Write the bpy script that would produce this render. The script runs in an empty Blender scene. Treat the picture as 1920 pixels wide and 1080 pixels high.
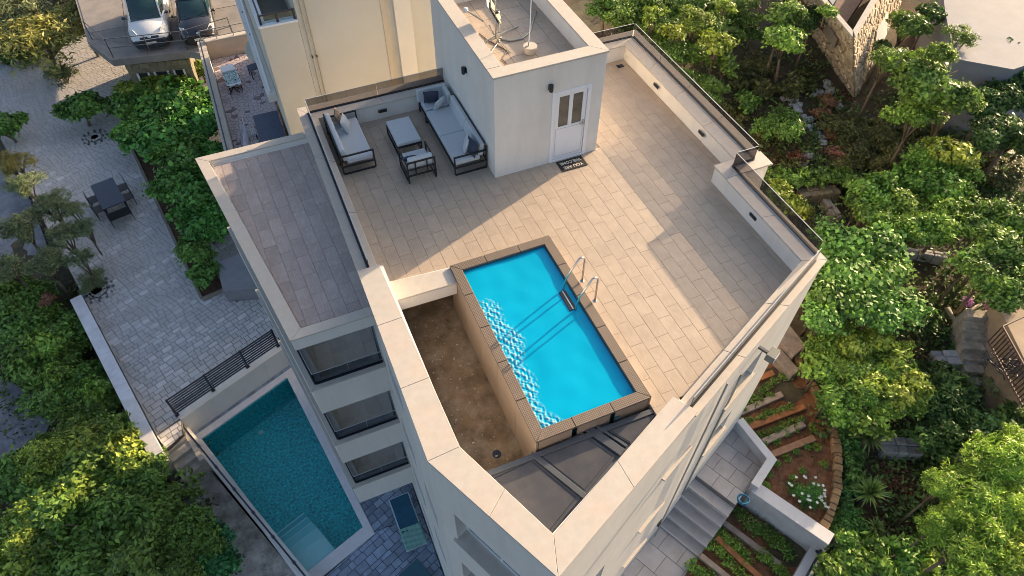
import bpy, bmesh, math, random
import numpy as np
from mathutils import Vector, Matrix
R=math.radians
rnd=random.Random(7)
S=bpy.context.scene
COL=S.collection
# ---------------------------------------------------------------- camera
CAM=np.array([-4.7998,-12.1266,11.5318]); FPX=1282.6
YAW,PIT,ROL=0.41113,-0.88358,0.01022
def cam_axes():
    fw=np.array([math.sin(YAW)*math.cos(PIT),math.cos(YAW)*math.cos(PIT),math.sin(PIT)])
    rt=np.array([math.cos(YAW),-math.sin(YAW),0.]); up=np.cross(rt,fw)
    return rt*math.cos(ROL)+up*math.sin(ROL), -rt*math.sin(ROL)+up*math.cos(ROL), fw
AR,AU,AW=cam_axes()
cd=bpy.data.cameras.new('camera'); co=bpy.data.objects.new('camera',cd); COL.objects.link(co)
cd.sensor_width=36; cd.lens=36*FPX/1920; cd.clip_start=.1; cd.clip_end=600
co.matrix_world=Matrix(((AR[0],AU[0],-AW[0],CAM[0]),(AR[1],AU[1],-AW[1],CAM[1]),(AR[2],AU[2],-AW[2],CAM[2]),(0,0,0,1)))
S.camera=co
# ---------------------------------------------------------------- light
SUN_EL=R(16.2); SUN_AZ=math.atan2(.347,.937)   # direction towards the sun, measured from +X
sv=Vector((math.cos(SUN_EL)*math.cos(SUN_AZ),math.cos(SUN_EL)*math.sin(SUN_AZ),math.sin(SUN_EL)))
W=bpy.data.worlds.new('World'); S.world=W; W.use_nodes=True
nt=W.node_tree; bg=nt.nodes['Background']
sky=nt.nodes.new('ShaderNodeTexSky'); sky.sky_type='NISHITA'; sky.sun_disc=False
sky.sun_elevation=SUN_EL; sky.sun_rotation=math.pi/2-SUN_AZ
sky.air_density=.9; sky.dust_density=4.0; sky.ozone_density=.4
nt.links.new(sky.outputs[0],bg.inputs[0]); bg.inputs[1].default_value=.134
sl=bpy.data.lights.new('sun','SUN'); sl.energy=4.55; sl.angle=R(.5); sl.color=(1,.74,.47)
so=bpy.data.objects.new('sun',sl); COL.objects.link(so); so.rotation_euler=sv.to_track_quat('Z','Y').to_euler(); so.location=sv*80
S.view_settings.view_transform='Standard'; S.view_settings.look='None'
S.view_settings.exposure=1.2; S.view_settings.gamma=1; S.view_settings.use_curve_mapping=False
S.render.engine='CYCLES'; S.cycles.filter_width=.9

# ---------------------------------------------------------------- helpers
def terr(x,y):
    "height of the ground"
    def ss(a,b,v):
        t=min(1,max(0,(v-a)/(b-a))); return t*t*(3-2*t)
    left=-11.45+.10*math.sin(x*.5+1)*math.cos(y*.4)
    left+=ss(27,42,y)*4+.8*ss(6,14,y)
    left-=ss(-15,-28,x)*1.5
    right=-7.25+ss(-4,18,y)*1.6+ss(8,26,x)*.5-ss(-5,-14,y)*1.3+.12*math.sin(x*.7)*math.cos(y*.6)
    b=ss(-3,5,x)
    return left*(1-b)+right*b
def ray(px,py): return AW+AR*((px-960)/FPX)-AU*((py-540)/FPX)
def at(px,py,z):
    d=ray(px,py); t=(z-CAM[2])/d[2]; P=CAM+d*t; return Vector((P[0],P[1],z))
def gnd(px,py,dz=0.):
    d=ray(px,py); z=-8.
    for i in range(30):
        P=CAM+d*((z-CAM[2])/d[2]); z=.5*z+.5*(terr(P[0],P[1])+dz)
    return Vector((P[0],P[1],z))
def depth(P): return float(np.dot(np.array(P)-CAM,AW))
def tag(o,label=None,cat=None,group=None,kind=None):
    if label: o['label']=label
    if cat: o['category']=cat
    if group: o['group']=group
    if kind: o['kind']=kind
    return o
def empty(name,loc,rz=0,label=None,cat=None,group=None,kind=None):
    o=bpy.data.objects.new(name,None); COL.objects.link(o); o.location=loc; o.rotation_euler=(0,0,rz); o.empty_display_size=.2
    return tag(o,label,cat,group,kind)
def kids(o): return [c for c in bpy.data.objects if c.parent==o]
def copy_tree(o,parent=None,**kw):
    c=o.copy(); COL.objects.link(c); c.parent=parent
    for ch in kids(o): copy_tree(ch,c)
    return c
class MB:
    def __init__(s): s.v=[];s.f=[];s.m=[];s.mi=0
    def add(s,vs,fs):
        n=len(s.v); s.v+=[tuple(v) for v in vs]; s.f+=[tuple(n+i for i in f) for f in fs]; s.m+=[s.mi]*len(fs); return s
    def prism(s,poly,z0,z1,top=None):
        n=len(poly); a=sum(poly[i][0]*poly[(i+1)%n][1]-poly[(i+1)%n][0]*poly[i][1] for i in range(n))
        if a<0: poly=poly[::-1]; top=top[::-1] if top else None
        t=top or poly
        vs=[(p[0],p[1],z0) for p in poly]+[(p[0],p[1],z1) for p in t]
        return s.add(vs,[tuple(range(n))[::-1],tuple(range(n,2*n))]+[(i,(i+1)%n,n+(i+1)%n,n+i) for i in range(n)])
    def box(s,x0,x1,y0,y1,z0,z1): return s.prism([(x0,y0),(x1,y0),(x1,y1),(x0,y1)],z0,z1)
    def obox(s,c,size,M=None):
        "oriented box, M 3x3"
        M=M or Matrix.Identity(3); h=[k/2 for k in size]; vs=[]
        for z in(-1,1):
            for x,y in((-1,-1),(1,-1),(1,1),(-1,1)): vs.append(Vector(c)+M@Vector((x*h[0],y*h[1],z*h[2])))
        return s.add(vs,[(3,2,1,0),(4,5,6,7),(0,1,5,4),(1,2,6,5),(2,3,7,6),(3,0,4,7)])
    def bar(s,a,b,w,h=None,up=(0,0,1)):
        a=Vector(a);b=Vector(b);d=(b-a); L=d.length; d.normalize(); u=Vector(up)
        if abs(d.dot(u))>.99: u=Vector((0,1,0))
        x=d.cross(u).normalized(); z=x.cross(d)
        M=Matrix((d,x,z)).transposed()
        return s.obox((a+b)/2,(L,w,h or w),M)
    def tube(s,path,r,n=8,caps=True):
        P=[Vector(p) for p in path]; rings=[]; prev=None
        rr=r if isinstance(r,(list,tuple)) else [r]*len(P)
        for i,p in enumerate(P):
            d=(P[min(i+1,len(P)-1)]-P[max(i-1,0)]).normalized()
            if prev is None:
                u=Vector((0,0,1)) if abs(d.z)<.9 else Vector((1,0,0)); x=d.cross(u).normalized()
            else: x=(prev-d*prev.dot(d)).normalized()
            prev=x; y=d.cross(x)
            rings.append([p+(x*math.cos(2*math.pi*k/n)+y*math.sin(2*math.pi*k/n))*rr[i] for k in range(n)])
        vs=[v for g in rings for v in g]; fs=[]
        for i in range(len(P)-1):
            for k in range(n):
                a=i*n+k;b=i*n+(k+1)%n; fs.append((a,b,b+n,a+n))
        if caps: fs+= [tuple(range(n))[::-1],tuple((len(P)-1)*n+k for k in range(n))]
        return s.add(vs,fs)
    def lathe(s,prof,c=(0,0,0),n=20):
        vs=[];fs=[]
        for r,z in prof:
            for k in range(n): vs.append((c[0]+r*math.cos(2*math.pi*k/n),c[1]+r*math.sin(2*math.pi*k/n),c[2]+z))
        for i in range(len(prof)-1):
            for k in range(n):
                a=i*n+k;b=i*n+(k+1)%n; fs.append((a,b,b+n,a+n))
        if prof[-1][0]>1e-4: fs.append(tuple((len(prof)-1)*n+k for k in range(n)))
        if prof[0][0]>1e-4: fs.append(tuple(range(n))[::-1])
        return s.add(vs,fs)
    def mesh(s,name,mats):
        me=bpy.data.meshes.new(name); me.from_pydata(s.v,[],s.f)
        for m in (mats if isinstance(mats,(list,tuple)) else [mats]): me.materials.append(m)
        if isinstance(mats,(list,tuple)): me.polygons.foreach_set('material_index',s.m)
        me.update(); return me
    def build(s,name,mats,parent=None,bevel=0,smooth=False,seg=2,local=True,**t):
        """vertices are given in the world (or in the parent's frame when the parent stands elsewhere)"""
        me=s.mesh(name,mats); o=bpy.data.objects.new(name,me); COL.objects.link(o); o.parent=parent
        if smooth: me.polygons.foreach_set('use_smooth',[True]*len(me.polygons))
        if bevel:
            b=o.modifiers.new('bevel','BEVEL'); b.width=bevel; b.segments=seg; b.limit_method='ANGLE'; b.angle_limit=R(40)
            if smooth or seg>1:
                me.polygons.foreach_set('use_smooth',[True]*len(me.polygons)); b.harden_normals=True
        return tag(o,**t)
def clip(poly,a,b,c):
    "keep a*x+b*y<=c"
    out=[]
    for i in range(len(poly)):
        p=poly[i];q=poly[(i+1)%len(poly)]; dp=a*p[0]+b*p[1]-c; dq=a*q[0]+b*q[1]-c
        if dp<=0: out.append(p)
        if dp*dq<0:
            t=dp/(dp-dq); out.append((p[0]+(q[0]-p[0])*t,p[1]+(q[1]-p[1])*t))
    return out
def area(poly): return abs(sum(poly[i][0]*poly[(i+1)%len(poly)][1]-poly[(i+1)%len(poly)][0]*poly[i][1] for i in range(len(poly))))/2
def halfplanes(poly):
    "convex polygon -> half planes"
    n=len(poly); a=sum(poly[i][0]*poly[(i+1)%n][1]-poly[(i+1)%n][0]*poly[i][1] for i in range(n))
    if a<0: poly=poly[::-1]
    return [((q[1]-p[1]),-(q[0]-p[0]),(q[1]-p[1])*p[0]-(q[0]-p[0])*p[1]) for p,q in zip(poly,poly[1:]+poly[:1])]
def shrink(poly,g):
    cx=sum(p[0] for p in poly)/len(poly); cy=sum(p[1] for p in poly)/len(poly)
    hp=halfplanes(poly); big=poly[:]
    for a,b,c in hp:
        l=math.hypot(a,b); big=clip(big,a,b,c-g*l)
        if len(big)<3: return None
    return big

# ---------------------------------------------------------------- materials
def nodes(m): m.use_nodes=True; return m.node_tree.nodes,m.node_tree.links,m.node_tree.nodes['Principled BSDF']
MC={}
def pm(name,col,rough=.6,var=.15,scale=3.,bump=.0,bscale=None,metal=0,detail=6,col2=None,objrand=0.,spec=.5,stain=None,sscale=.7,coat=0,island=0.,transl=0.,veins=None,stretch=None):
    "procedural material: two noise scales of colour, optional bump, per-object tint, stains and veins"
    if name in MC: return MC[name]
    m=bpy.data.materials.new(name); N,L,B=nodes(m); MC[name]=m
    B.inputs['Roughness'].default_value=rough; B.inputs['Metallic'].default_value=metal; B.inputs['Specular IOR Level'].default_value=spec
    if coat: B.inputs['Coat Weight'].default_value=coat
    g=N.new('ShaderNodeNewGeometry'); vec=g.outputs['Position']
    oi=N.new('ShaderNodeObjectInfo')
    if objrand:
        mu=N.new('ShaderNodeVectorMath'); mu.operation='SCALE'; mu.inputs[0].default_value=(37,91,53); L.new(oi.outputs['Random'],mu.inputs['Scale'])
        ad=N.new('ShaderNodeVectorMath'); ad.operation='ADD'; L.new(vec,ad.inputs[0]); L.new(mu.outputs[0],ad.inputs[1]); vec=ad.outputs[0]
    n=N.new('ShaderNodeTexNoise'); n.inputs['Scale'].default_value=scale; n.inputs['Detail'].default_value=detail; n.inputs['Roughness'].default_value=.65; L.new(vec,n.inputs['Vector'])
    r=N.new('ShaderNodeValToRGB'); L.new(n.outputs['Fac'],r.inputs[0])
    a=[max(0,c*(1-var)) for c in col]; b=[min(1,c*(1+var)) for c in (col2 or col)]
    r.color_ramp.elements[0].position=.3; r.color_ramp.elements[1].position=.7
    r.color_ramp.elements[0].color=(*a,1); r.color_ramp.elements[1].color=(*b,1)
    out=r.outputs[0]
    if veins:
        w=N.new('ShaderNodeTexNoise'); w.inputs['Scale'].default_value=2.2; w.inputs['Detail'].default_value=5; w.inputs['Distortion'].default_value=1.6
        mp=N.new('ShaderNodeMapping'); mp.inputs['Rotation'].default_value=(0,0,R(28)); mp.inputs['Scale'].default_value=(4.2,.8,1); L.new(vec,mp.inputs[0]); L.new(mp.outputs[0],w.inputs['Vector'])
        vr=N.new('ShaderNodeValToRGB'); e=vr.color_ramp.elements; e[0].position=.46; e[0].color=(0,0,0,1); e[1].position=.5; e[1].color=(1,1,1,1); q=e.new(.55); q.color=(0,0,0,1); L.new(w.outputs['Fac'],vr.inputs[0])
        mx=N.new('ShaderNodeMix'); mx.data_type='RGBA'; mx.inputs[7].default_value=(*veins,1); L.new(out,mx.inputs[6])
        ms=N.new('ShaderNodeMath'); ms.operation='MULTIPLY'; ms.inputs[1].default_value=.45; L.new(vr.outputs[0],ms.inputs[0]); L.new(ms.outputs[0],mx.inputs[0]); out=mx.outputs[2]
    if stain:
        n2=N.new('ShaderNodeTexNoise'); n2.inputs['Scale'].default_value=sscale; n2.inputs['Detail'].default_value=8; n2.inputs['Roughness'].default_value=.7; L.new(g.outputs['Position'],n2.inputs['Vector'])
        if stretch:
            m3=N.new('ShaderNodeMapping'); m3.inputs['Scale'].default_value=(1,1,stretch); L.new(g.outputs['Position'],m3.inputs[0]); L.new(m3.outputs[0],n2.inputs['Vector'])
        r2=N.new('ShaderNodeValToRGB'); r2.color_ramp.elements[0].position=.45; r2.color_ramp.elements[1].position=.68; r2.color_ramp.elements[0].color=(0,0,0,1); r2.color_ramp.elements[1].color=(stain[3],)*3+(1,); L.new(n2.outputs['Fac'],r2.inputs[0])
        mx=N.new('ShaderNodeMix'); mx.data_type='RGBA'; mx.inputs[7].default_value=(*stain[:3],1); L.new(out,mx.inputs[6]); L.new(r2.outputs[0],mx.inputs[0]); out=mx.outputs[2]
    if objrand or island:
        hs=N.new('ShaderNodeHueSaturation'); L.new(out,hs.inputs['Color'])
        mr=N.new('ShaderNodeMapRange'); k=objrand or island; mr.inputs[3].default_value=1-k; mr.inputs[4].default_value=1+k
        L.new(g.outputs['Random Per Island'] if island else oi.outputs['Random'],mr.inputs[0]); L.new(mr.outputs[0],hs.inputs['Value']); out=hs.outputs[0]
        if island:
            mh=N.new('ShaderNodeMapRange'); hs.inputs['Saturation'].default_value=.93; mh.inputs[3].default_value=.478; mh.inputs[4].default_value=.512; L.new(oi.outputs['Random'],mh.inputs[0]); L.new(mh.outputs[0],hs.inputs['Hue'])
    L.new(out,B.inputs['Base Color'])
    if bump:
        nb=N.new('ShaderNodeTexNoise'); nb.inputs['Scale'].default_value=bscale or scale*6; nb.inputs['Detail'].default_value=8; L.new(vec,nb.inputs['Vector'])
        bp=N.new('ShaderNodeBump'); bp.inputs['Strength'].default_value=min(1,bump); bp.inputs['Distance'].default_value=.02; L.new(nb.outputs['Fac'],bp.inputs['Height']); L.new(bp.outputs[0],B.inputs['Normal'])
    if transl:
        t=N.new('ShaderNodeBsdfTranslucent'); L.new(out,t.inputs[0]); mx=N.new('ShaderNodeMixShader'); mx.inputs[0].default_value=transl
        L.new(B.outputs[0],mx.inputs[1]); L.new(t.outputs[0],mx.inputs[2]); L.new(mx.outputs[0],N['Material Output'].inputs[0])
    return m
def glassmat(name,tint,fac=.25,rough=.02,body=None,bodyf=0.):
    "thin sheet of tinted glass: see-through with fresnel reflections, light passes through it"
    if name in MC: return MC[name]
    m=bpy.data.materials.new(name); N,L,B=nodes(m); MC[name]=m; N.remove(B)
    t=N.new('ShaderNodeBsdfTransparent'); t.inputs[0].default_value=(*tint,1)
    gl=N.new('ShaderNodeBsdfGlossy'); gl.inputs['Roughness'].default_value=rough; gl.inputs[0].default_value=(.9,.95,1,1)
    lw=N.new('ShaderNodeLayerWeight'); lw.inputs[0].default_value=.5; pw=N.new('ShaderNodeMath'); pw.operation='POWER'; pw.inputs[1].default_value=4; L.new(lw.outputs['Facing'],pw.inputs[0]); fr=N.new('ShaderNodeMath'); fr.operation='MULTIPLY_ADD'; fr.inputs[1].default_value=.45; fr.inputs[2].default_value=.03; L.new(pw.outputs[0],fr.inputs[0])
    mx=N.new('ShaderNodeMixShader'); L.new(fr.outputs[0],mx.inputs[0]); L.new(t.outputs[0],mx.inputs[1]); L.new(gl.outputs[0],mx.inputs[2]); o=mx.outputs[0]
    L.new(o,N['Material Output'].inputs[0]); return m
PLASTER=pm('plaster_white',(.70,.675,.64),.85,.05,1.2,.16,60,stain=(.54,.51,.47,.4),sscale=1.3,stretch=.14)
CAP=pm('coping_stone',(.47,.435,.385),.75,.07,6,.05,50,stain=(.60,.42,.32,.28),sscale=2.2)
BEIGE=pm('plaster_beige',(.58,.55,.475),.9,.04,.8,.12,60,stain=(.50,.44,.35,.25),sscale=.3)
TILE=pm('terrace_tile',(.405,.325,.25),.55,.12,2.2,.10,30,objrand=.03,veins=(.50,.415,.335),stain=(.33,.275,.225,.35),sscale=.8)
TILE2=pm('lower_tile',(.33,.275,.255),.5,.13,2.2,.08,30,objrand=.10,veins=(.46,.41,.40),stain=(.25,.20,.18,.4),sscale=.6)
GROUT=pm('grout',(.25,.205,.165),.9,.1,10)
CONC=pm('bare_concrete',(.21,.15,.09),.9,.42,2.6,.6,34,detail=12,stain=(.44,.37,.28,.75),sscale=1.6)
DKMET=pm('dark_metal',(.035,.042,.06),.35,.1,3,metal=.3)
ANTH=pm('anthracite_frame',(.075,.085,.10),.4,.08,3)
BLACK=pm('black_frame',(.015,.018,.024),.4,.1,3)
WHITE=pm('white_paint',(.76,.77,.80),.35,.03,2)
STEEL=pm('steel',(.62,.60,.57),.18,.05,5,metal=1)
GLASS=glassmat('tinted_glass',(.55,.545,.56))
GLASSC=glassmat('clear_glass',(.72,.80,.80))
GLASSD=glassmat('dark_balcony_glass',(.55,.60,.66))
WINDOW=pm('window_glass',(.03,.035,.04),.06,.2,1,spec=.8)
# ================================================================ ground
def build_ground():
    xs=list(np.concatenate([np.arange(-90,-30,4),np.arange(-30,34,.7),np.arange(34,120,4)])); ys=list(np.concatenate([np.arange(-40,-16,2),np.arange(-16,40,.7),np.arange(40,160,5)]))
    rs=random.Random(3); vs=[];fs=[]
    pool=halfplanes([(-11.3,3.6),(-6.6,5.2),(-3.7,5.2),(-3.7,-4.2),(-7.8,-5.2)])
    for y in ys:
        for x in xs:
            z=terr(x,y)+rs.uniform(-.06,.06)
            if all(a*x+b*y<=c+.5 for a,b,c in pool): z=-14
            if -4.5<x<5.2 and -9<y<6: z=-12.5
            vs.append((x,y,z))
    nx=len(xs)
    for j in range(len(ys)-1):
        for i in range(nx-1): a=j*nx+i; fs.append((a,a+1,a+nx+1,a+nx))
    MB_=MB(); MB_.v=vs; MB_.f=fs; MB_.m=[0]*len(fs)
    m=pm('earth',(.060,.045,.028),.95,.45,1.3,.9,9,stain=(.115,.055,.03,.8),sscale=.45,col2=(.075,.068,.04))
    MB_.build('ground',m,smooth=True,kind='structure')
build_ground()

# ================================================================ tiling
def tile_field(parent,region,tw,tl,ang,z,mat,name='tile',origin=(0,0),th=.012,gap=.0022,limit=300,stag=.5,extra=None,jit=0.,sizes=None,stuff='tiles_beyond'):
    """individual slabs clipped to a convex region; alike whole slabs share one mesh"""
    hp=halfplanes(region); ca,sa=math.cos(ang),math.sin(ang); rs=random.Random(hash(name)%97 if False else 11)
    us=[(p[0]-origin[0])*ca+(p[1]-origin[1])*sa for p in region]; vs_=[-(p[0]-origin[0])*sa+(p[1]-origin[1])*ca for p in region]
    cells=[]; u=math.floor(min(us)/tw)*tw; col=0
    while u<max(us):
        w=tw if not sizes else rs.choice(sizes[0])
        v=math.floor(min(vs_)/tl)*tl-tl+(col%2)*tl*stag+(rs.random()*.1 if jit else 0)
        while v<max(vs_):
            l=tl if not sizes else rs.choice(sizes[1])
            rect=[(u,v),(u+w,v),(u+w,v+l),(u,v+l)]
            P=[(origin[0]+a*ca-b*sa,origin[1]+a*sa+b*ca) for a,b in rect]; full=True
            Q=P
            for a,b,c in hp:
                if any(a*p[0]+b*p[1]>c+1e-6 for p in Q): full=False; Q=clip(Q,a,b,c)
                if len(Q)<3: break
            if extra and len(Q)>=3:
                Q2=extra(Q)
                if Q2 is not Q: full=False; Q=Q2
            if len(Q)>=3 and area(Q)>tw*tl*.04: cells.append((Q,full,(w,l)))
            v+=l
        u+=w; col+=1
    def cz(c):
        P=c[0]; x=sum(p[0] for p in P)/len(P); y=sum(p[1] for p in P)/len(P); return depth((x,y,z))/math.sqrt(area(P))
    cells.sort(key=cz)
    cache={}; stuffm=MB()
    for i,(Q,full,wl) in enumerate(cells):
        cx=sum(p[0] for p in Q)/len(Q); cy=sum(p[1] for p in Q)/len(Q); dz=rs.uniform(-.0015,.0015)*(4 if jit else 1)
        q=shrink(Q,gap/2)
        if not q: continue
        if i>=limit:
            e=jit*.01; stuffm.prism(q,z-th,z+dz,top=shrink(q,.004) if jit else None); continue
        if full and wl in cache: me=cache[wl]
        else:
            mb=MB(); loc=[(p[0]-cx,p[1]-cy) for p in q]; s2=shrink(loc,.006 if jit else .002)
            mb.prism(loc,-th,-.003,None); 
            if s2 and len(s2)==len(loc): mb=MB(); mb.prism(loc,-th,0,top=s2)
            me=mb.mesh(name,mat)
            if full: cache[wl]=me
        o=bpy.data.objects.new(name,me); COL.objects.link(o); o.location=(cx,cy,z+dz); o.parent=parent
        if jit: o.rotation_euler=(rs.uniform(-.006,.006),rs.uniform(-.006,.006),0)
    if stuffm.v:
        o=stuffm.build(stuff,mat if not isinstance(mat,str) else mat,parent,kind='stuff')
    return cells
def straight_wall(mb,A,B,z0,z1,th,openings=()):
    """wall from A to B, inside to the left of A->B ; openings=(s0,s1,z0,z1) are real holes"""
    A=Vector(A[:2]);B=Vector(B[:2]); d=(B-A); L=d.length; d.normalize(); n=Vector((-d.y,d.x)); E0=.004
    ss_=sorted({0,L,*[o[0] for o in openings],*[o[1] for o in openings]}); zz=sorted({z0,z1,*[o[2] for o in openings],*[o[3] for o in openings]})
    for i in range(len(ss_)-1):
        j=0
        while j<len(zz)-1:
            k=j
            def hole(j): 
                sm=(ss_[i]+ss_[i+1])/2; zm=(zz[j]+zz[j+1])/2
                return any(o[0]<sm<o[1] and o[2]<zm<o[3] for o in openings)
            if hole(j): j+=1; continue
            while k<len(zz)-1 and not hole(k): k+=1
            a=A+d*(ss_[i]+(E0 if i==0 else 0)); b=A+d*(ss_[i+1]-(E0 if i==len(ss_)-2 else 0))
            mb.prism([tuple(a),tuple(b),tuple(b+n*th),tuple(a+n*th)],zz[j],zz[k]); j=k
def P2(A,d,n,s,o): return (A[0]+d[0]*s+n[0]*o,A[1]+d[1]*s+n[1]*o)
def window_in(parent,A,B,o,depth_=.24,mull=1,sill=True,fm=None,label=None):
    """recessed window in an opening of straight_wall"""
    A=Vector(A[:2]);B=Vector(B[:2]); d=(B-A).normalized(); n=Vector((-d.y,d.x)); s0,s1,z0,z1=o; f=.055; fm=fm or WHITE
    mb=MB()
    def pr(a,b,o0,o1,za,zb,m=None): (m or mb).prism([P2(A,d,n,a,o0),P2(A,d,n,b,o0),P2(A,d,n,b,o1),P2(A,d,n,a,o1)],za,zb)
    g=depth_
    pr(s0,s0+f,g,g+.06,z0,z1); pr(s1-f,s1,g,g+.06,z0,z1); pr(s0+f,s1-f,g,g+.06,z0,z0+f); pr(s0+f,s1-f,g,g+.06,z1-f,z1)
    for k in range(mull):
        c=s0+(s1-s0)*(k+1)/(mull+1); pr(c-f/2,c+f/2,g+.002,g+.058,z0+f,z1-f)
    w=mb.build('window',fm,parent)
    p=MB(); pr(s0+f,s1-f,g+.028,g+.034,z0+f,z1-f,p); p.build('pane',WINDOW,w)
    if sill:
        q=MB(); pr(s0-.06,s1+.06,-.07,g,z0-.05,z0+.001,q); q.build('sill',CAP,w)
    return w

# ================================================================ villa
A_=(-4.0,4.0);B_=(-4.0,-6.9);C_=(-2.82,-9.45);E_=(5.40,-5.72);F_=(5.40,-2.65);G_=(6.2,-2.65);H_=(6.2,4.0)
fd=Vector((E_[0]-C_[0],E_[1]-C_[1])); FL=fd.length; fd.normalize(); fn=Vector((fd.y,-fd.x))   # facade frame, fn points outwards
def FP(s,o): return (C_[0]+fd.x*s+fn.x*o, C_[1]+fd.y*s+fn.y*o)
villa=empty('villa',(0,0,-11),0,'white flat-roofed villa with the rooftop pool and stacked balconies','house')
villa.location=(0,0,0)
mb=MB()
sy=lambda y:4-y
opL=[(7.45,8.55,z-1.75,z-.85) for z in(0,-2.72,-5.44,-8.16)]+[(9.3,10.2,z-1.75,z-.85) for z in(-2.72,-5.44)]
opB=[(.42,2.35,-2.35,-1.02),(.42,2.35,-5.05,-3.78),(.42,2.35,-7.7,-6.5)]
opF=[(3.55,4.45,-1.62,-.62),(3.40,4.30,-4.30,-3.30),(3.3,4.2,-6.6,-5.9),(6.1,7.3,-2.1,-1.0),(6.2,7.2,-4.6,-3.7),(1.0,1.9,-4.3,-3.3)]
def ow(mb,A,B,zt,th,ops,z0=-12): straight_wall(mb,A,B,z0,zt,th,ops)
ow(mb,A_,(-4,-2.3),.46,.34,[])
ow(mb,(-4,-2.3),B_,.66,.34,[(a-6.3,b-6.3,c,d) for a,b,c,d in opL])
ow(mb,B_,C_,.66,.34,opB)
s1=3.86
ow(mb,C_,FP(s1,0),.66,.36,[o for o in opF if o[1]<s1 or True and o[0]<s1 and o[1]<s1])
ow(mb,FP(s1,0),E_,.46,.36,[(a-s1,b-s1,c,d) for a,b,c,d in opF if a>s1])
ow(mb,E_,F_,.46,.42,[]); ow(mb,F_,G_,.46,.40,[]); ow(mb,G_,H_,.46,.62,[]); ow(mb,H_,A_,.46,.55,[])
mb.build('outer_wall',PLASTER,villa)
for o in opL: window_in(villa,(-4,-2.3),B_,(o[0]-6.3,o[1]-6.3,o[2],o[3]),.2,0,False)
for o in opB: window_in(villa,B_,C_,o,.26,1)
for o in opF:
    if o[1]<s1: window_in(villa,C_,E_,o,.12,1)
    elif o[0]>s1: window_in(villa,C_,E_,o,.12,1)
    else: 
        window_in(villa,C_,E_,o,.02,1)
# copings
def cap(poly,z0,z1,name='coping',mat=CAP,par=villa,bev=.012): return MB().prism(poly,z0,z1).build(name,mat,par,bevel=bev,seg=1)
def seg_cap(a,b,ai,bi,n,z0,z1):
    "run of coping slabs between outer edge a-b and inner edge ai-bi"
    for k in range(n):
        t0=k/n;t1=(k+1)/n; L=lambda p,q,t:(p[0]+(q[0]-p[0])*t,p[1]+(q[1]-p[1])*t); g=.0006
        cap([L(a,b,t0+g),L(a,b,t1-g),L(ai,bi,t1-g),L(ai,bi,t0+g)],z0,z1,bev=.006)
seg_cap((-4.04,4.04),(-4.04,-2.29),(-3.6,3.42),(-3.6,-2.29),3,.46,.505)
seg_cap((-4.04,4.04),(0,4.04),(-3.6,3.40),(0,3.40),2,.46,.503)
seg_cap((2.84,4.04),(6.26,4.04),(2.84,3.40),(5.52,3.40),1,.46,.505)
seg_cap((6.26,4.04),(6.26,-2.16),(5.52,3.40),(5.52,-2.16),4,.46,.503)
cap([(4.90,-2.16),(6.30,-2.16),(6.30,-2.69),(4.90,-2.69)],.462,.51)
oE=(5.44,-5.75); iE=(4.90,-5.55)
seg_cap((5.44,-2.69),oE,(4.90,-2.69),iE,2,.46,.503)
fi=lambda s,o:FP(s,o)
dI=(iE[0]-C_[0])*fd.x+(iE[1]-C_[1])*fd.y; oI=(iE[0]-C_[0])*fn.x+(iE[1]-C_[1])*fn.y
seg_cap(FP(3.86,.04),oE,FP(3.86,oI),iE,3,.46,.504)
# thick high coping around the pit
seg_cap((-4.05,-2.30),(-4.06,-6.92),(-3.57,-2.30),(-3.46,-6.88),3,.66,.705)
seg_cap((-4.06,-6.92),(-2.84,-9.50),(-3.46,-6.88),(-2.62,-8.87),2,.66,.7045)
seg_cap((-2.84,-9.50),FP(3.86,.04),(-2.62,-8.87),FP(3.80,-.47),2,.66,.705)
# inner skins so the parapets have their width
ins=MB()
ins.prism([(-3.66,3.45),(-3.66,-2.3),(-3.62,-2.3),(-3.62,3.45)],-.1,.459)
ins.prism([(4.94,-2.645),(4.94,-5.5),(5.0,-5.5),(5.0,-2.645)],-.1,.459); ins.box(4.94,5.6,-2.64,-2.2,-.1,.459)
ins.prism([(-3.67,-2.31),(-3.5,-2.31),(-3.48,-6.87),(-2.63,-8.84),FP(3.8,-.45),FP(3.8,-.3),(-2.7,-9.1),(-3.67,-6.95)],-1.25,.659)
ins.prism([FP(3.8,-.3),FP(3.8,oI+.02),FP(dI,oI+.02),FP(dI,-.3)],-.1,.459)
ins.build('parapet_lining',PLASTER,villa)
# roof slab and pit
sl_=MB()
sl_.prism([(-3.66,-2.35),(5.0,-2.35),(5.58,-2.2),(5.58,3.45),(-3.66,3.45)],-.3,-.013)
sl_.prism([(.28,-2.35),(4.99,-2.35),(4.99,-5.45),(.28,-7.4)],-.302,-.0135)
sl_.build('roof_slab',GROUT,villa)
kb=MB(); kb.prism([(-3.56,-2.42),(-2.12,-2.56),(-2.12,-3.02),(-3.56,-2.98)],.165,.215); kb.build('kerb_coping',CAP,villa,bevel=.008,seg=1)
kb=MB(); kb.prism([(-3.56,-2.38),(-2.13,-2.50),(-2.13,-3.00),(-3.56,-2.96)],-.17,.164); kb.build('kerb_beam',PLASTER,villa)
pf=MB(); pf.prism([(-3.66,-2.1),(.3,-2.1),(.3,-7.4),(-2.62,-8.9),(-3.66,-6.9)],-1.4,-1.2); pf.box(-3.66,.3,-2.2,-2.1,-1.2,-.3); pf.build('pit_floor',CONC,villa)
rs=random.Random(31); pc=MB()
for k in range(90):
    x,y=rs.uniform(-3.35,-2.2),rs.uniform(-6.9,-2.4); q=rs.uniform(.008,.03); pc.obox((x,y,-1.195),(q*rs.uniform(1,2),q,q*.6),Matrix.Rotation(rs.uniform(0,3),3,'Z'))
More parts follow.
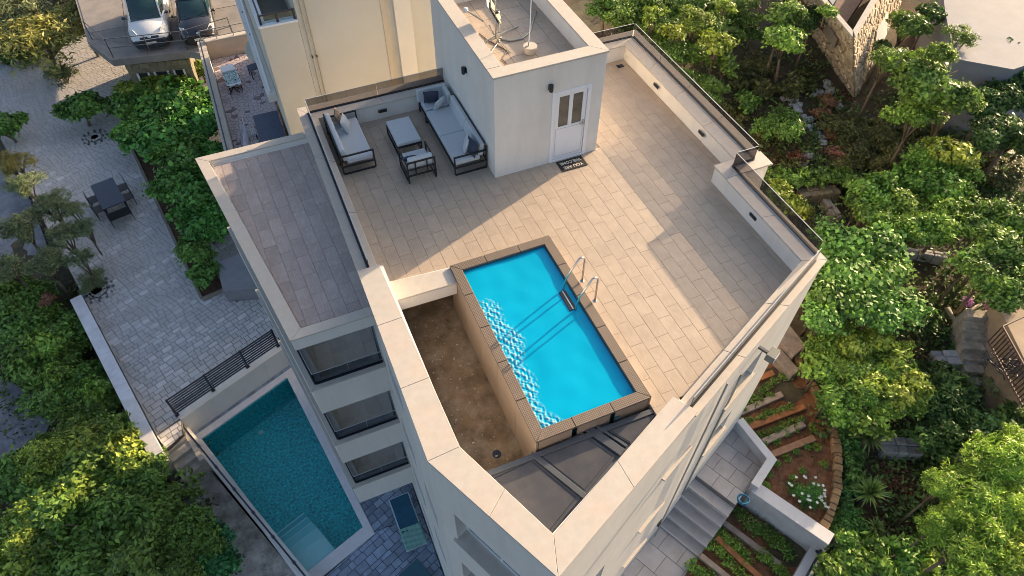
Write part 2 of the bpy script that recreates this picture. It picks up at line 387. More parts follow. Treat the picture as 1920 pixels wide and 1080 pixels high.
pc.build('pit_rubble',pm('rubble_bits',(.45,.40,.33),.9,.3,8),villa,kind='stuff')
MB().tube([(-3.3,-2.6,-1.17),(-3.32,-4.5,-1.17),(-3.25,-6.2,-1.17)],.022,8).build('drain_hose',pm('hose_grey',(.20,.19,.17),.6,.1,5),villa,smooth=True)
MB().lathe([(0,0),(.09,0),(.09,.012),(0,.014)],(-2.6,-6.4,-1.2),16).build('pit_drain',DKMET,villa)
# floor plates close the body
fl=MB()
for z in(-2.8,-5.5,-8.2): fl.prism([(-3.7,3.7),(-3.7,-6.8),(-2.6,-9.0),(5.0,-5.5),(5.0,-2.4),(5.8,-2.4),(5.8,3.7)],z-.2,z)
fl.build('floor_plates',PLASTER,villa)
# glass balustrades with joints, each pane a part
def panes(par,a,b,n,z0,z1,mat=GLASS,th=.016,lipm=BLACK,name='glass_panel',lip=True):
    a=Vector(a);b=Vector(b); d=(b-a); L=d.length; d.normalize(); nn=Vector((-d.y,d.x))
    for k in range(n):
        p=a+d*(L*k/n+.004); q=a+d*(L*(k+1)/n-.004)
        g=MB().prism([tuple(p),tuple(q),tuple(q+nn*th),tuple(p+nn*th)],z0,z1).build(name,mat,par)
        e=MB().prism([tuple(p-nn*.001),tuple(q-nn*.001),tuple(q+nn*(th+.001)),tuple(p+nn*(th+.001))],z1,z1+.006).build('glass_edge',pm('glass_edge',(.40,.42,.44),.2,.05,5),g)
    if lip:
        MB().prism([tuple(a-nn*.022),tuple(b-nn*.022),tuple(b+nn*.038),tuple(a+nn*.038)],z0-.008,z0+.018).build('glass_channel',lipm,par)
panes(villa,(-3.80,3.70),(-3.80,-2.28),4,.51,.92)
panes(villa,(-3.78,3.72),(-.012,3.72),2,.51,.92)
panes(villa,(2.86,3.72),(5.95,3.72),2,.51,.92)
panes(villa,(5.97,3.70),(5.97,-2.34),4,.51,.92)
panes(villa,(5.95,-2.36),(5.32,-2.36),1,.51,.92)
panes(villa,(5.30,-2.38),(5.30,-5.52),2,.512,.92)
panes(villa,FP(3.9,-.13),FP(8.83,-.13),3,.512,.92)
# wall lights in the parapets
def wlight(name,c,size,par=villa,label=None): return MB().box(c[0]-size[0]/2,c[0]+size[0]/2,c[1]-size[1]/2,c[1]+size[1]/2,c[2]-size[2]/2,c[2]+size[2]/2).build(name,BLACK,par,bevel=.006,seg=1)
for y in(1.55,-.75): wlight('step_light',(5.525,y,.27),(.03,.24,.09))
wlight('step_light',(4.93,-3.85,.27),(.03,.24,.09)); wlight('step_light',(-1.9,3.385,.27),(.24,.03,.09))
# balconies on the left
def lx(y,off=0): return -6.80+(3.55-y)*(1.06/6.45)+off     # slanted outer line of the balconies
def balcony(z,y1,roof=False):
    top=z+ (.12 if roof else .75)
    o=MB(); t=.22 if roof else .24
    poly=[(lx(y1),y1),(lx(-2.95),-2.95),(-4.0,-2.95),(-4.0,y1)]
    o.prism(poly,z-.35 if not roof else z-.28,z-.013)
    o.prism([(lx(y1),y1),(lx(-2.95),-2.95),(lx(-2.95)+t,-2.95+.0),(lx(y1)+t,y1)],z-.013,top-.03)
    o.prism([(lx(-2.95)+t,-2.95),(-4.001,-2.95),(-4.001,-2.95+t),(lx(-2.95)+t,-2.95+t)],z-.013,top-.03)
    if roof: o.prism([(lx(y1)+t,y1),(-4.001,y1),(-4.001,y1-t),(lx(y1)+t,y1-t)],z-.013,top-.03)
    o.build('balcony_body',PLASTER,villa)
    e=.03
    c=MB(); c.prism([(lx(y1)-e,y1+e),(lx(-2.98)-e,-2.98),(lx(-2.98)+t+.02,-2.98+t+.02),(lx(y1-t)+t+.02,y1-(t if roof else 0))],top-.03,top+.012); c.build('balcony_coping',CAP,villa,bevel=.006,seg=1)
    c=MB(); c.prism([(lx(-2.98)-e+.004,-2.984),(-4.005,-2.984),(-4.005,-2.98+t+.02),(lx(-2.98)+t+.021,-2.98+t+.02)],top-.03,top+.011); c.build('balcony_coping',CAP,villa,bevel=.006,seg=1)
    if roof:
        c=MB(); c.prism([(lx(y1)-e+.004,y1+e),(-4.05,y1+e),(-4.05,y1-t),(lx(y1-t)+t+.021,y1-t)],top-.03,top+.0105); c.build('balcony_coping',CAP,villa,bevel=.006,seg=1)
    else:
        panes(villa,(lx(y1)+.12,y1),(lx(-2.84)+.12,-2.84),3,top+.02,top+.42,GLASSD)
        panes(villa,(lx(-2.84)+.14,-2.84),(-4.03,-2.84),2,top+.02,top+.42,GLASSD)
        # sliding doors behind
        dmb=MB(); dmb.box(-4.03,-4.002,-2.4,2.6,z+.0,z+2.2); dmb.build('sliding_door',pm('door_glass',(.24,.30,.38),.12,.1,1),villa)
        for yy in(-2.4,-.75,.9,2.55): MB().box(-4.06,-4.03,yy,yy+.06,z,z+2.2).build('door_frame',ANTH,villa)
balcony(-.13,3.65,True)
for z in(-2.75,-5.47,-8.19): balcony(z,3.05)
# ---- stair house on the roof
tw=MB(); straight_wall(tw,(0,0),(2.83,0),0,2.84,.2,[(1.47,2.5,0,2.1)]); straight_wall(tw,(2.83,0),(2.83,4.4),0,2.84,.2,[]); straight_wall(tw,(2.83,4.4),(0,4.4),0,2.84,.2,[]); straight_wall(tw,(0,4.4),(0,0),0,2.84,.2,[])
tw.build('stair_house_wall',PLASTER,villa)
MB().box(.2,2.63,.2,4.2,2.2,2.437).build('stair_house_roof',GROUT,villa)
MB().box(-.012,2.842,-.012,0,.0,.07).build('skirting',pm('skirting',(.17,.16,.15),.6,.1,5),villa) if False else None
for q in ([(-.03,-.03),(2.86,-.03),(2.50,.34),(.33,.34)],[(2.86,-.03),(2.86,4.43),(2.50,4.07),(2.50,.34)],[(2.86,4.43),(-.03,4.43),(.33,4.07),(2.50,4.07)]): cap(q,2.845,2.89,'roof_coping',bev=.005)
cap([(-.03,-.03),(-.03,.35),(.33,.35),(.33,.34)],2.845,2.89,'roof_coping',bev=.004)
cap([(-.03,.362),(-.03,4.43),(.33,4.07),(.33,.362)],2.845,2.8895,'roof_coping',bev=.004)
tin=MB(); tin.box(.2,.325,.2,4.1,2.43,2.844); tin.box(2.505,2.64,.2,4.1,2.43,2.844); tin.box(.325,2.505,.2,.335,2.43,2.844); tin.box(.325,2.505,4.08,4.2,2.43,2.844); tin.build('roof_upstand',PLASTER,villa)
rt=empty('roof_floor',(0,0,0),kind='structure'); tile_field(rt,[(.33,.34),(2.5,.34),(2.5,4.07),(.33,4.07)],.6,.6,0,2.45,TILE,origin=(.33,.34),gap=.006)
# door
dr=MB()
x0,x1=1.47,2.5
dr.box(x0,x0+.09,-.02,.07,0,2.1); dr.box(x1-.09,x1,-.02,.07,0,2.1); dr.box(x0+.09,x1-.09,-.02,.07,2.02,2.1); dr.box(x0+.09,x1-.09,-.02,.07,0,.06)
dfr=dr.build('door_frame',WHITE,villa,bevel=.006,seg=1)
d=MB(); d.box(x0+.10,x1-.10,.0,.045,.07,1.06); d.box(x0+.10,x0+.20,.0,.045,1.06,2.01); d.box(x1-.20,x1-.10,.0,.045,1.06,2.01); d.box(x0+.2,x1-.2,.0,.045,1.93,2.01); xm=(x0+x1)/2; d.box(xm-.05,xm+.05,.0,.045,1.06,1.93)
dd=d.build('door',WHITE,villa,bevel=.004,seg=1)
for a,b in((x0+.2,xm-.05),(xm+.05,x1-.2)): MB().box(a,b,.018,.026,1.06,1.93).build('pane',pm('door_pane',(.13,.115,.09),.12,.35,3,spec=.6),dd); 
MB().box(x1-.17,x1-.135,-.03,0,.95,1.12).box(x1-.16,x1-.145,-.06,-.03,1.04,1.055).box(x1-.26,x1-.145,-.075,-.06,1.035,1.06).build('handle',STEEL,dd)
d=MB()
for z in(.15,1.0): d.box(x0+.14,x1-.14,-.006,0,z,z+.012)
for x in(x0+.14,x1-.152): d.box(x,x+.012,-.006,0,.162,1.0)
d.build('moulding',pm('moulding',(.5,.52,.56),.4,.05,3),dd)
def wall_lamp(c,nrm,label):
    t=empty('wall_lamp',c,0,label,'lamp'); mb=MB(); k=Vector(nrm)
    p=MB(); p.obox(k*.012,(.09 if k.x==0 else .02,.02 if k.x==0 else .09,.14)); p.build('back_plate',BLACK,t)
    q=MB(); q.lathe([(.045,-.09),(.05,-.085),(.05,.085),(.045,.09)],tuple(k*.075),14); q.build('lamp_body',BLACK,t,smooth=False)
    return t
wall_lamp((1.39,-.002,2.30),(0,-1,0),'small dark wall lamp beside the top of the white roof door')
wall_lamp((-.002,1.81,2.0),(-1,0,0),'small dark wall lamp above the long grey corner sofa')
# ---- facade fittings on the front
def on_facade(s,z,o): p=FP(s,o); return Vector((p[0],p[1],z))
dp=MB(); dp.tube([on_facade(6.25,-.30,.05),on_facade(6.25,-.55,.09),on_facade(6.6,-8,.09)],.045,8); 
f=empty('floodlight',on_facade(6.6,-.25,0),0,'grey square floodlight on a bracket below the front roof edge','lamp'); f.rotation_euler=(0,0,math.atan2(fd.y,fd.x))
MB().box(-.03,.03,-.22,0,-.03,.03).build('bracket',ANTH,f); MB().box(-.14,.14,-.40,-.22,-.10,.10).build('housing',pm('grey_metal',(.16,.17,.16),.4,.1,4),f,bevel=.01); MB().box(-.11,.11,-.41,-.401,-.08,.08).build('lens',WHITE,f)
ts=MB(); ts.prism([FP(6.12,.002),FP(6.24,.002),FP(6.24,.03),FP(6.12,.03)],-7.1,-.75); ts.build('facade_strip',pm('facade_strip',(.24,.24,.22),.6,.1,3),villa)
dn=MB(); dn.tube([on_facade(5.0,.3,.06),on_facade(5.0,-8.0,.06)],.02,8); dn.build('downpipe',pm('pipe_grey',(.30,.30,.30),.5,.1,4),villa)
cm=empty('outdoor_socket',on_facade(5.0,-7.0,0),math.atan2(fd.y,fd.x),'tiny black box low on the front wall above the path','lamp'); MB().box(-.09,.09,-.06,-.002,-.09,.09).build('box_body',BLACK,cm); MB().box(-.05,.05,-.066,-.06,-.05,.05).build('box_face',WHITE,cm)

# ---- floors of slabs
def exT(Q):
    cx=sum(p[0] for p in Q)/len(Q); cy=sum(p[1] for p in Q)/len(Q); q=Q
    if cx<.28 and min(p[1] for p in Q)<-2.44:
        q=clip(Q,0,-1,2.44)
    elif cy<-2.44 and min(p[0] for p in Q)<.29: q=clip(Q,-1,0,-.29)
    if len(q)<3: return []
    if cy<-2.2 and max(p[0] for p in q)>5.0: q=clip(q,1,0,5.0)
    if cx>-.02 and cx<2.85 and cy>.0:
        if cy>.0 and min(p[0] for p in Q)>-.01 and max(p[0] for p in Q)<2.84 and min(p[1] for p in Q)>-.01: return []
        if cy>0 and min(p[1] for p in Q)<0: q=clip(q,0,1,.05)
        elif cx<.3: q=clip(q,1,0,.05)
        else: q=clip(q,-1,0,-2.78)
    return q
terr_floor=empty('terrace_floor',(0,0,0),kind='structure')
tile_field(terr_floor,[(-3.64,3.44),(-3.64,-2.6),(.25,-7.52),FP(dI,oI+.1),(4.98,-5.5),(5.56,-2.2),(5.56,3.44)],.3,.6,0,0,TILE,origin=(-.01,-.02),stag=1/3,extra=exT)
lt=empty('lower_terrace_floor',(0,0,0),kind='structure')
tile_field(lt,[(lx(3.34,.3),3.34),(lx(-2.64,.3),-2.64),(-4.0,-2.64),(-4.0,3.34)],.3,.6,R(3),-.118,TILE2,origin=(-4.3,0),stag=.45)
for z in(-2.75,-5.47,-8.19):
    bf=empty('balcony_floor',(0,0,0),kind='structure')
    tile_field(bf,[(lx(3.0,.25),3.0),(lx(-2.7,.25),-2.7),(-4.0,-2.7),(-4.0,3.0)],.4,.8,0,z,pm('balcony_tile',(.74,.65,.55),.5,.15,2.2,.08,30,objrand=.08,veins=(.70,.64,.56)),origin=(-4.3,0))

# ---- dark glazed hatch between pit and front walls
ht=empty('roof_hatch',(0,0,-.05),0,'dark grey framed panelled roof hatch in front of the rooftop pool','hatch')
def hp_(x,y,z=0): return (x,y,z)
Lb=-7.16
fr=MB()
poly=[(-3.30,Lb),(-2.64,-8.82),FP(3.55,-.40),(.44,Lb-.05)]
fr.prism(poly,-.10,-.02); 
fr.build('hatch_base',ANTH,ht)
def line(p,q,w,z0,z1,nm='frame_bar',m=ANTH):
    p=Vector(p);q=Vector(q); d=(q-p).normalized(); n=Vector((-d.y,d.x))*w/2
    MB().prism([tuple(p-n),tuple(q-n),tuple(q+n),tuple(p+n)],z0,z1).build(nm,m,ht,bevel=.006,seg=1)
q1=at(1004.6,853,-.03);q2=at(1093.5,929,-.03);q3=at(1103.7,806.7,-.03);q4=at(1165,850,-.03)
line((-3.28,Lb-.05),(.44,Lb-.10),.11,-.019,.03)
line(poly[1],(FP(3.4,-.42)),.13,-.0185,.028); line((-3.27,Lb-.1),(-2.62,-8.74),.07,-.0188,.026)
line((q1.x-.06,q1.y+.06),(q2.x+.03,q2.y-.05),.10,-.018,.034)
line((q3.x-.03,q3.y+.12),(q4.x+.03,q4.y),.16,-.018,.034); line((q3.x+.13,q3.y+.1),(q4.x+.16,q4.y+.08),.05,-.018,.04)
pmn=pm('hatch_panel',(.060,.062,.072),.28,.12,2,stain=(.16,.14,.12,.35),sscale=1.4)
def shrinkp(P,g): return shrink(P,g)
for P in ([(-3.25,Lb-.12),(q1.x-.1,q1.y-.0),(q2.x-.06,q2.y-.02),(-2.62,-8.70)],[(q1.x+.0,q1.y+.02),(q3.x-.12,q3.y+.02),(q4.x-.1,q4.y-.0),(q2.x+.05,q2.y+.02)],[(q3.x+.22,q3.y+.02),(.30,Lb-.18),(q4.x+.26,q4.y+.1)]):
    MB().prism(P,-.019,.004).build('panel',pmn,ht,bevel=.004,seg=1)
    c=(sum(p[0] for p in P)/len(P),sum(p[1] for p in P)/len(P)); inn=[(p[0]+(c[0]-p[0])*.10,p[1]+(c[1]-p[1])*.10) for p in P]; in2=[(p[0]+(c[0]-p[0])*.115,p[1]+(c[1]-p[1])*.115) for p in P]
    g=MB(); n=len(P)
    for i in range(n):
        j=(i+1)%n; g.prism([inn[i],inn[j],in2[j],in2[i]],.004,.010)
    g.build('panel_bead',BLACK,ht)
hn=MB(); c=at(1157,782,.05); hn.obox((c.x,c.y,.06),(.10,.05,.05)); hn.tube([(c.x-.05,c.y,.08),(c.x+.08,c.y-.02,.10)],.012,6); hn.build('latch',pm('latch',(.03,.10,.12),.4,.1,3),ht)

# ================================================================ rooftop pool
pool=empty('plunge_pool',(0,0,0),0,'raised rectangular rooftop pool clad in brown woven panels','pool')
PX0,PX1,PY0,PY1,PZ=-2.12,.28,-7.13,-2.55,.28; cw=.215
RAT=pm('rattan',(.20,.16,.13),.65,.10,3)
def rattan():
    m=RAT; N,L,B=m.node_tree.nodes,m.node_tree.links,m.node_tree.nodes['Principled BSDF']
    g=N.new('ShaderNodeNewGeometry'); mp=N.new('ShaderNodeMapping'); mp.inputs['Rotation'].default_value=(0,0,R(45)); L.new(g.outputs['Position'],mp.inputs[0])
    ck=N.new('ShaderNodeTexChecker'); ck.inputs['Scale'].default_value=38; L.new(mp.outputs[0],ck.inputs[0])
    old=B.inputs['Base Color'].links[0].from_socket; mx=N.new('ShaderNodeMix'); mx.data_type='RGBA'; mx.blend_type='MULTIPLY'; L.new(old,mx.inputs[6]); mx.inputs[7].default_value=(.55,.5,.45,1); L.new(ck.outputs['Fac'],mx.inputs[0]); L.new(mx.outputs[2],B.inputs['Base Color'])
    bp=N.new('ShaderNodeBump'); bp.inputs['Strength'].default_value=.7; bp.inputs['Distance'].default_value=.006; L.new(ck.outputs['Fac'],bp.inputs['Height']); L.new(bp.outputs[0],B.inputs['Normal'])
rattan()
def seg1(a,b,n): return [(a+(b-a)*k/n,a+(b-a)*(k+1)/n) for k in range(n)]
g=.006
yl=seg1(PY0,PY1,5)
for i,(a,b) in enumerate(yl):
    for side in(0,1):
        xo,xi=(PX0,PX0+cw) if side==0 else (PX1,PX1-cw)
        ya=a+g; yb=b-g; P=[(xo,ya),(xi,ya+(cw-g if i==0 else 0)),(xi,yb-(cw-g if i==4 else 0)),(xo,yb)]
        MB().prism(P,PZ-.05,PZ).build('coping_piece',RAT,pool,bevel=.006,seg=1)
        xa,xb=(PX0,PX0+.05) if side==0 else (PX1-.05,PX1)
        MB().box(xa+.004,xb,ya,yb,-1.19,PZ-.051).build('side_panel',pm('pool_panel',(.33,.26,.20),.7,.10,1.2,.2,60),pool,bevel=.005,seg=1)
xl=seg1(PX0,PX1,3)
for i,(a,b) in enumerate(xl):
    for side in(0,1):
        yo,yi=(PY0,PY0+cw) if side==0 else (PY1,PY1-cw)
        xa=a+g; xb=b-g; P=[(xa,yo),(xb,yo),(xb-(cw-g if i==2 else 0),yi),(xa+(cw-g if i==0 else 0),yi)]
        MB().prism(P,PZ-.05,PZ).build('coping_piece',RAT,pool,bevel=.006,seg=1)
        ya,yb=(PY0,PY0+.05) if side==0 else (PY1-.05,PY1)
        MB().box(xa+.06,xb-.06,ya+.004,yb,-1.19,PZ-.051).build('side_panel',MC['pool_panel'],pool)
IX0,IX1,IY0,IY1=PX0+cw-.01,PX1-cw+.01,PY0+cw-.01,PY1-cw+.01
LIN=pm('pool_liner',(.10,.62,.80),.6,.03,1)
li=MB(); zb=-1.05
li.add([(IX0,IY0,zb),(IX1,IY0,zb),(IX1,IY1,zb),(IX0,IY1,zb),(IX0,IY0,.225),(IX1,IY0,.225),(IX1,IY1,.225),(IX0,IY1,.225)],[(0,1,2,3),(4,5,1,0),(5,6,2,1),(6,7,3,2),(7,4,0,3)])
li.build('liner',LIN,pool)
e=.0; rim=MB()
for a,b,c,d in((IX0,IX0+.02,IY0,IY1),(IX1-.03,IX1,IY0,IY1),(IX0+.02,IX1-.03,IY0,IY0+.02),(IX0+.02,IX1-.03,IY1-.03,IY1)): rim.box(a,b,c,d,.14,.226)
rim.build('liner_rail',pm('liner_rail',(.015,.10,.15),.4,.1,3),pool)
def water_mesh(name,x0,x1,y0,y1,z,n,amp,seed,mat,parent,f=1.0,chop=False):
    rs=random.Random(seed); cw=[(rs.uniform(0,6.28),rs.uniform(45,120),rs.uniform(0,6.28)) for _ in range(12)]; wv=[(rs.uniform(0,6.28),rs.uniform(3,14)*f,rs.uniform(0,6.28)) for _ in range(16)]
    caustic_tint=[]; nx=max(4,int((x1-x0)*n)); ny=max(4,int((y1-y0)*n)); vs=[];fs=[]
    for j in range(ny+1):
        for i in range(nx+1):
            x=x0+(x1-x0)*i/nx; y=y0+(y1-y0)*j/ny
            h=sum(math.sin((x*math.cos(a)+y*math.sin(a))*k+ph)/k for a,k,ph in wv)*amp
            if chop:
                m_=max(0,min(1,(x0+.42+.10*math.sin(y*2.3)+.07*math.sin(y*6.1)-x)/.16))*max(0,min(1,(y0+3.3-y)/.25))  # strip of added chop, standing in for sun caustics under the water
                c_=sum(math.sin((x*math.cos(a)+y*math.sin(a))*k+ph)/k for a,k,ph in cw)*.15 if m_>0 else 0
                h+=m_*c_; caustic_tint.append(max(0,min(1,m_*(.18+c_*130))) if m_>0 else 0.)  # pale tint on the crests, caustic light put into the water colour
            vs.append((x,y,z+h))
    for j in range(ny):
        for i in range(nx): a=j*(nx+1)+i; fs.append((a,a+1,a+nx+2,a+nx+1))
    m=MB(); m.v=vs;m.f=fs;m.m=[0]*len(fs); o=m.build(name,mat,parent,smooth=True)
    at_=o.data.attributes.new('caustic_tint','FLOAT','POINT')
    if caustic_tint: at_.data.foreach_set('value',caustic_tint)
    return o
def watermat(name,body,tint,bodyfac,rough=.06,nscale=1.2,var=.12):
    "hazy pool water: part of the light is scattered back by the water body, the rest passes; fresnel reflection on top"
    m=bpy.data.materials.new(name); N,L,B=nodes(m); N.remove(B)
    g=N.new('ShaderNodeNewGeometry'); n=N.new('ShaderNodeTexNoise'); n.inputs['Scale'].default_value=nscale; n.inputs['Detail'].default_value=3; L.new(g.outputs['Position'],n.inputs['Vector'])
    r=N.new('ShaderNodeValToRGB'); r.color_ramp.elements[0].position=.3; r.color_ramp.elements[1].position=.7
    r.color_ramp.elements[0].color=(*[c*(1-var) for c in body],1); r.color_ramp.elements[1].color=(*[min(1,c*(1+var)) for c in body],1); L.new(n.outputs['Fac'],r.inputs[0])
    fa=N.new('ShaderNodeAttribute'); fa.attribute_name='caustic_tint'; fx=N.new('ShaderNodeMix'); fx.data_type='RGBA'; L.new(fa.outputs['Fac'],fx.inputs[0]); L.new(r.outputs[0],fx.inputs[6]); fx.inputs[7].default_value=(.48,.86,.93,1)  # paints the pale caustic light over the water body colour
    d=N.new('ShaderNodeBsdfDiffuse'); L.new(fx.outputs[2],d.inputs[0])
    t=N.new('ShaderNodeBsdfTransparent'); t.inputs[0].default_value=(*tint,1)
    mx=N.new('ShaderNodeMixShader'); mx.inputs[0].default_value=bodyfac; # share of scattered light
    L.new(t.outputs[0],mx.inputs[1]); L.new(d.outputs[0],mx.inputs[2])
    gl=N.new('ShaderNodeBsdfGlossy'); gl.inputs['Roughness'].default_value=rough
    fr=N.new('ShaderNodeFresnel'); fr.inputs[0].default_value=1.33
    m2=N.new('ShaderNodeMixShader'); L.new(fr.outputs[0],m2.inputs[0]); L.new(mx.outputs[0],m2.inputs[1]); L.new(gl.outputs[0],m2.inputs[2])
    L.new(m2.outputs[0],N['Material Output'].inputs[0]); return m
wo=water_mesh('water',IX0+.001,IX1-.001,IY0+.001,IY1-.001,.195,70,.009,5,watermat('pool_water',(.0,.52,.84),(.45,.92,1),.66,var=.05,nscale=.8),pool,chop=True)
# ladder
ld=empty('pool_ladder',(.05,-4.37,0),0,'stainless steel ladder with two hooped rails at the side of the rooftop pool','pool ladder')
for y in(-4.07,-4.66):
    yy=y+4.37; path=[(.30,yy,.27),(.30,yy,.95)]+[(.30-.11+.11*math.cos(t),yy,.95+.12*math.sin(t)) for t in [R(20*k) for k in range(1,6)]]+[(.05,yy,.86),(-.07,yy,.62),(-.13,yy,.40),(-.14,yy,.1),(-.14,yy,-.75)]
    m=MB(); m.tube(path,.022,10); m.build('rail',STEEL,ld,smooth=True)
    m=MB(); m.lathe([(.05,.0),(.05,.012),(.028,.03)],(.30,yy,.28),14); m.build('foot_flange',STEEL,ld)
for k,z in enumerate((.196,.02,-.24)):
    m=MB(); m.box(-.26,-.10,-.27,.27,z-.02,z+.01); m.build('tread',BLACK,ld,bevel=.008)
    m=MB(); m.box(-.19,-.165,-.265,.265,z+.0101,z+.018); m.build('tread_grip',pm('grip',(.45,.55,.58),.6,.1,3),ld)
m=MB(); m.box(-.16,.30,-.30,-.29,.285,.29); 
sk=empty('pool_fitting',(0,0,0),0,'round black fitting in the front right corner of the rooftop pool','drain')
c=Vector((IX1-.28,IY0+.30,0)); 
m=MB(); m.prism([(IX1-.01,IY0+.03),(IX1-.01,IY0+.62),(IX1-.5,IY0+.03)],-.05,.02); m.build('corner_shelf',pm('shelf_liner',(.16,.66,.82),.6,.03,1),sk)
m=MB(); m.lathe([(.10,.021),(.10,.11),(.07,.14),(0,.15)],(IX1-.17,IY0+.2,0),20); m.build('fitting_body',BLACK,sk)
m=MB(); m.lathe([(.045,.151),(.045,.165),(0,.168)],(IX1-.17,IY0+.2,0),16); m.build('fitting_cap',pm('fit_blue',(.1,.4,.6),.4,.1,3),sk)
# ================================================================ patio on the left
def poly_obj(name,poly,z0,z1,mat,parent=None,bevel=0,**t): return MB().prism(poly,z0,z1).build(name,mat,parent,bevel=bevel,seg=1,**t)
PAV=pm('paver',(.58,.56,.56),.75,.14,3,.35,22,objrand=.13,stain=(.42,.38,.33,.5),sscale=.5)
PAVD=pm('paver_dark',(.24,.30,.40),.55,.25,3,.3,22,objrand=.28)
ZP=-9.9; ZD=-10.95
pat=poly_obj('patio_paving',[(-11.35,2.05),(-10.75,2.45),(-10.75,3.05),(-6.95,4.62),(-6.9,38),(-21.6,38)],-10.6,ZP-.014,pm('paver_joint',(.085,.08,.075),.95,.2,8),kind='structure')
tile_field(pat,[(-11.35,2.05),(-10.76,2.40),(-10.76,3.03),(-11.6,2.7)],.24,.36,R(112),ZP,PAV,name='paver',th=.03,gap=.014,sizes=([.15,.19,.19,.25],[.17,.24,.31,.38]),jit=1)
tile_field(pat,[(-11.60,2.72),(-6.95,4.66),(-6.9,37),(-21.3,37)],.24,.36,R(112),ZP,PAV,name='paver',th=.03,gap=.014,limit=280,sizes=([.15,.19,.19,.25],[.17,.24,.31,.38]),jit=1,stuff='pavers_beyond')
pd=poly_obj('pool_deck_paving',[(-10.6,3.35),(-6.9,4.85),(-4.02,4.0),(-4.02,-7.2),(-7.9,-7.4)],-11.6,ZD-.014,MC['paver_joint'],kind='structure')
# the deck surrounds the garden pool, so its base is cut round the basin
bpy.data.objects.remove(pd)
pin=[(-10.44,2.66),(-7.11,4.03),(-5.97,-2.70),(-8.02,-3.43)]
pout=[(-10.72,2.84),(-6.86,4.42),(-5.66,-3.06),(-8.10,-3.92)]
pd=MB(); 
pd.prism([pout[1],(-4.02,4.6),(-4.02,-8.5),(-7.9,-8.5),(-8.10,-3.95),pout[2]],-12,ZD-.014); pd.prism([pout[0],(-10.85,3.12),(-6.9,4.75),pout[1]],-12,ZD-.015)
pd=pd.build('pool_deck_paving',MC['paver_joint'],kind='structure')
tile_field(pd,[(-6.80,4.42),(-4.02,4.42),(-4.02,-3.0),(-5.72,-3.0)],.3,.4,R(112),ZD,PAVD,name='paver',th=.03,gap=.012,limit=120,sizes=([.16,.24,.3],[.2,.3,.4,.46]),jit=1,stuff='pavers_beyond')
tile_field(pd,[(-5.64,-3.0),(-4.02,-3.0),(-4.02,-8.4),(-7.6,-8.4),(-8.05,-4.0)],.3,.4,R(112),ZD,PAVD,name='paver',th=.03,gap=.012,limit=180,sizes=([.16,.24,.3],[.2,.3,.4,.46]),jit=1,stuff='pavers_beyond')
tile_field(pd,[pout[0],(-10.75,3.10),(-6.95,4.68),pout[1]],.3,.4,R(112),ZD+.001,PAVD,name='paver',th=.03,gap=.012,sizes=([.16,.24],[.2,.3,.4]),jit=1,stuff='pavers_beyond')
# garden pool
gp=empty('garden_pool',(0,0,0),0,'teal mosaic swimming pool with pale steps at the foot of the villa','pool')
def ring(mb,o,i,z0,z1):
    n=len(o)
    for k in range(n): mb.prism([o[k],o[(k+1)%n],i[(k+1)%n],i[k]],z0,z1)
for k in range(4):
    MB().prism([pout[k],pout[(k+1)%4],pin[(k+1)%4],pin[k]],ZD-.05,ZD+.035).build('coping',pm('pool_coping',(.70,.68,.70),.7,.08,4,.1,40),gp,bevel=.008,seg=1)
mos=pm('mosaic',(.02,.34,.40),.4,.55,13,detail=5,col2=(.05,.70,.74))
bs=MB(); zb=ZD-1.45; bs.add([(p[0],p[1],zb) for p in pin]+[(p[0],p[1],ZD-.05) for p in pin],[(0,3,2,1),(4,5,1,0),(5,6,2,1),(6,7,3,2),(7,4,0,3)]); bs.build('basin',mos,gp)
stp=pm('pool_step',(.75,.92,.92),.6,.06,4)
a=Vector(pin[3]);b=Vector(pin[0]); d=(b-a).normalized(); n=Vector((d.y,-d.x))
e2=(Vector(pin[2])-a).normalized()
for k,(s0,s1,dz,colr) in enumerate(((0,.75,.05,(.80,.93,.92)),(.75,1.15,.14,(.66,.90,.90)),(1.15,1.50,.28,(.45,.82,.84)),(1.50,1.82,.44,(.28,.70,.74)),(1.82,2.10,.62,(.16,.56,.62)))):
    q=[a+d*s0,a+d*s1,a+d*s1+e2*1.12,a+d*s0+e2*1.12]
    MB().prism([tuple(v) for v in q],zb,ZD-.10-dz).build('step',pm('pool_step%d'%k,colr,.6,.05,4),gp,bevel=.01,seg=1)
    if k: MB().prism([tuple(a+d*(s1-.05)+e2*.02),tuple(a+d*(s1-.01)+e2*.02),tuple(a+d*(s1-.01)+e2*1.1),tuple(a+d*(s1-.05)+e2*1.1)],ZD-.0999-dz,ZD-.094-dz).build('step_edge',pm('step_edge',(.8,.92,.92),.6,.05,4),gp)
wm=watermat('garden_pool_water',(.004,.30,.36),(.76,.98,1),.07,.05,4,.5)
x0=min(p[0] for p in pin);x1=max(p[0] for p in pin)
def quad_water(name,q,z,n,amp,seed,mat,par):
    rs=random.Random(seed); wv=[(rs.uniform(0,6.28),rs.uniform(3,16),rs.uniform(0,6.28)) for _ in range(14)]; vs=[];fs=[]
    for j in range(n+1):
        for i in range(n+1):
            u=i/n;v=j/n; x=(q[0][0]*(1-u)+q[1][0]*u)*(1-v)+(q[3][0]*(1-u)+q[2][0]*u)*v; y=(q[0][1]*(1-u)+q[1][1]*u)*(1-v)+(q[3][1]*(1-u)+q[2][1]*u)*v
            vs.append((x,y,z+sum(math.sin((x*math.cos(a)+y*math.sin(a))*k+p)/k for a,k,p in wv)*amp))
    for j in range(n):
        for i in range(n): a=j*(n+1)+i; fs.append((a+n+1,a+n+2,a+1,a))
    m=MB(); m.v=vs;m.f=fs;m.m=[0]*len(fs); return m.build(name,mat,par,smooth=True)
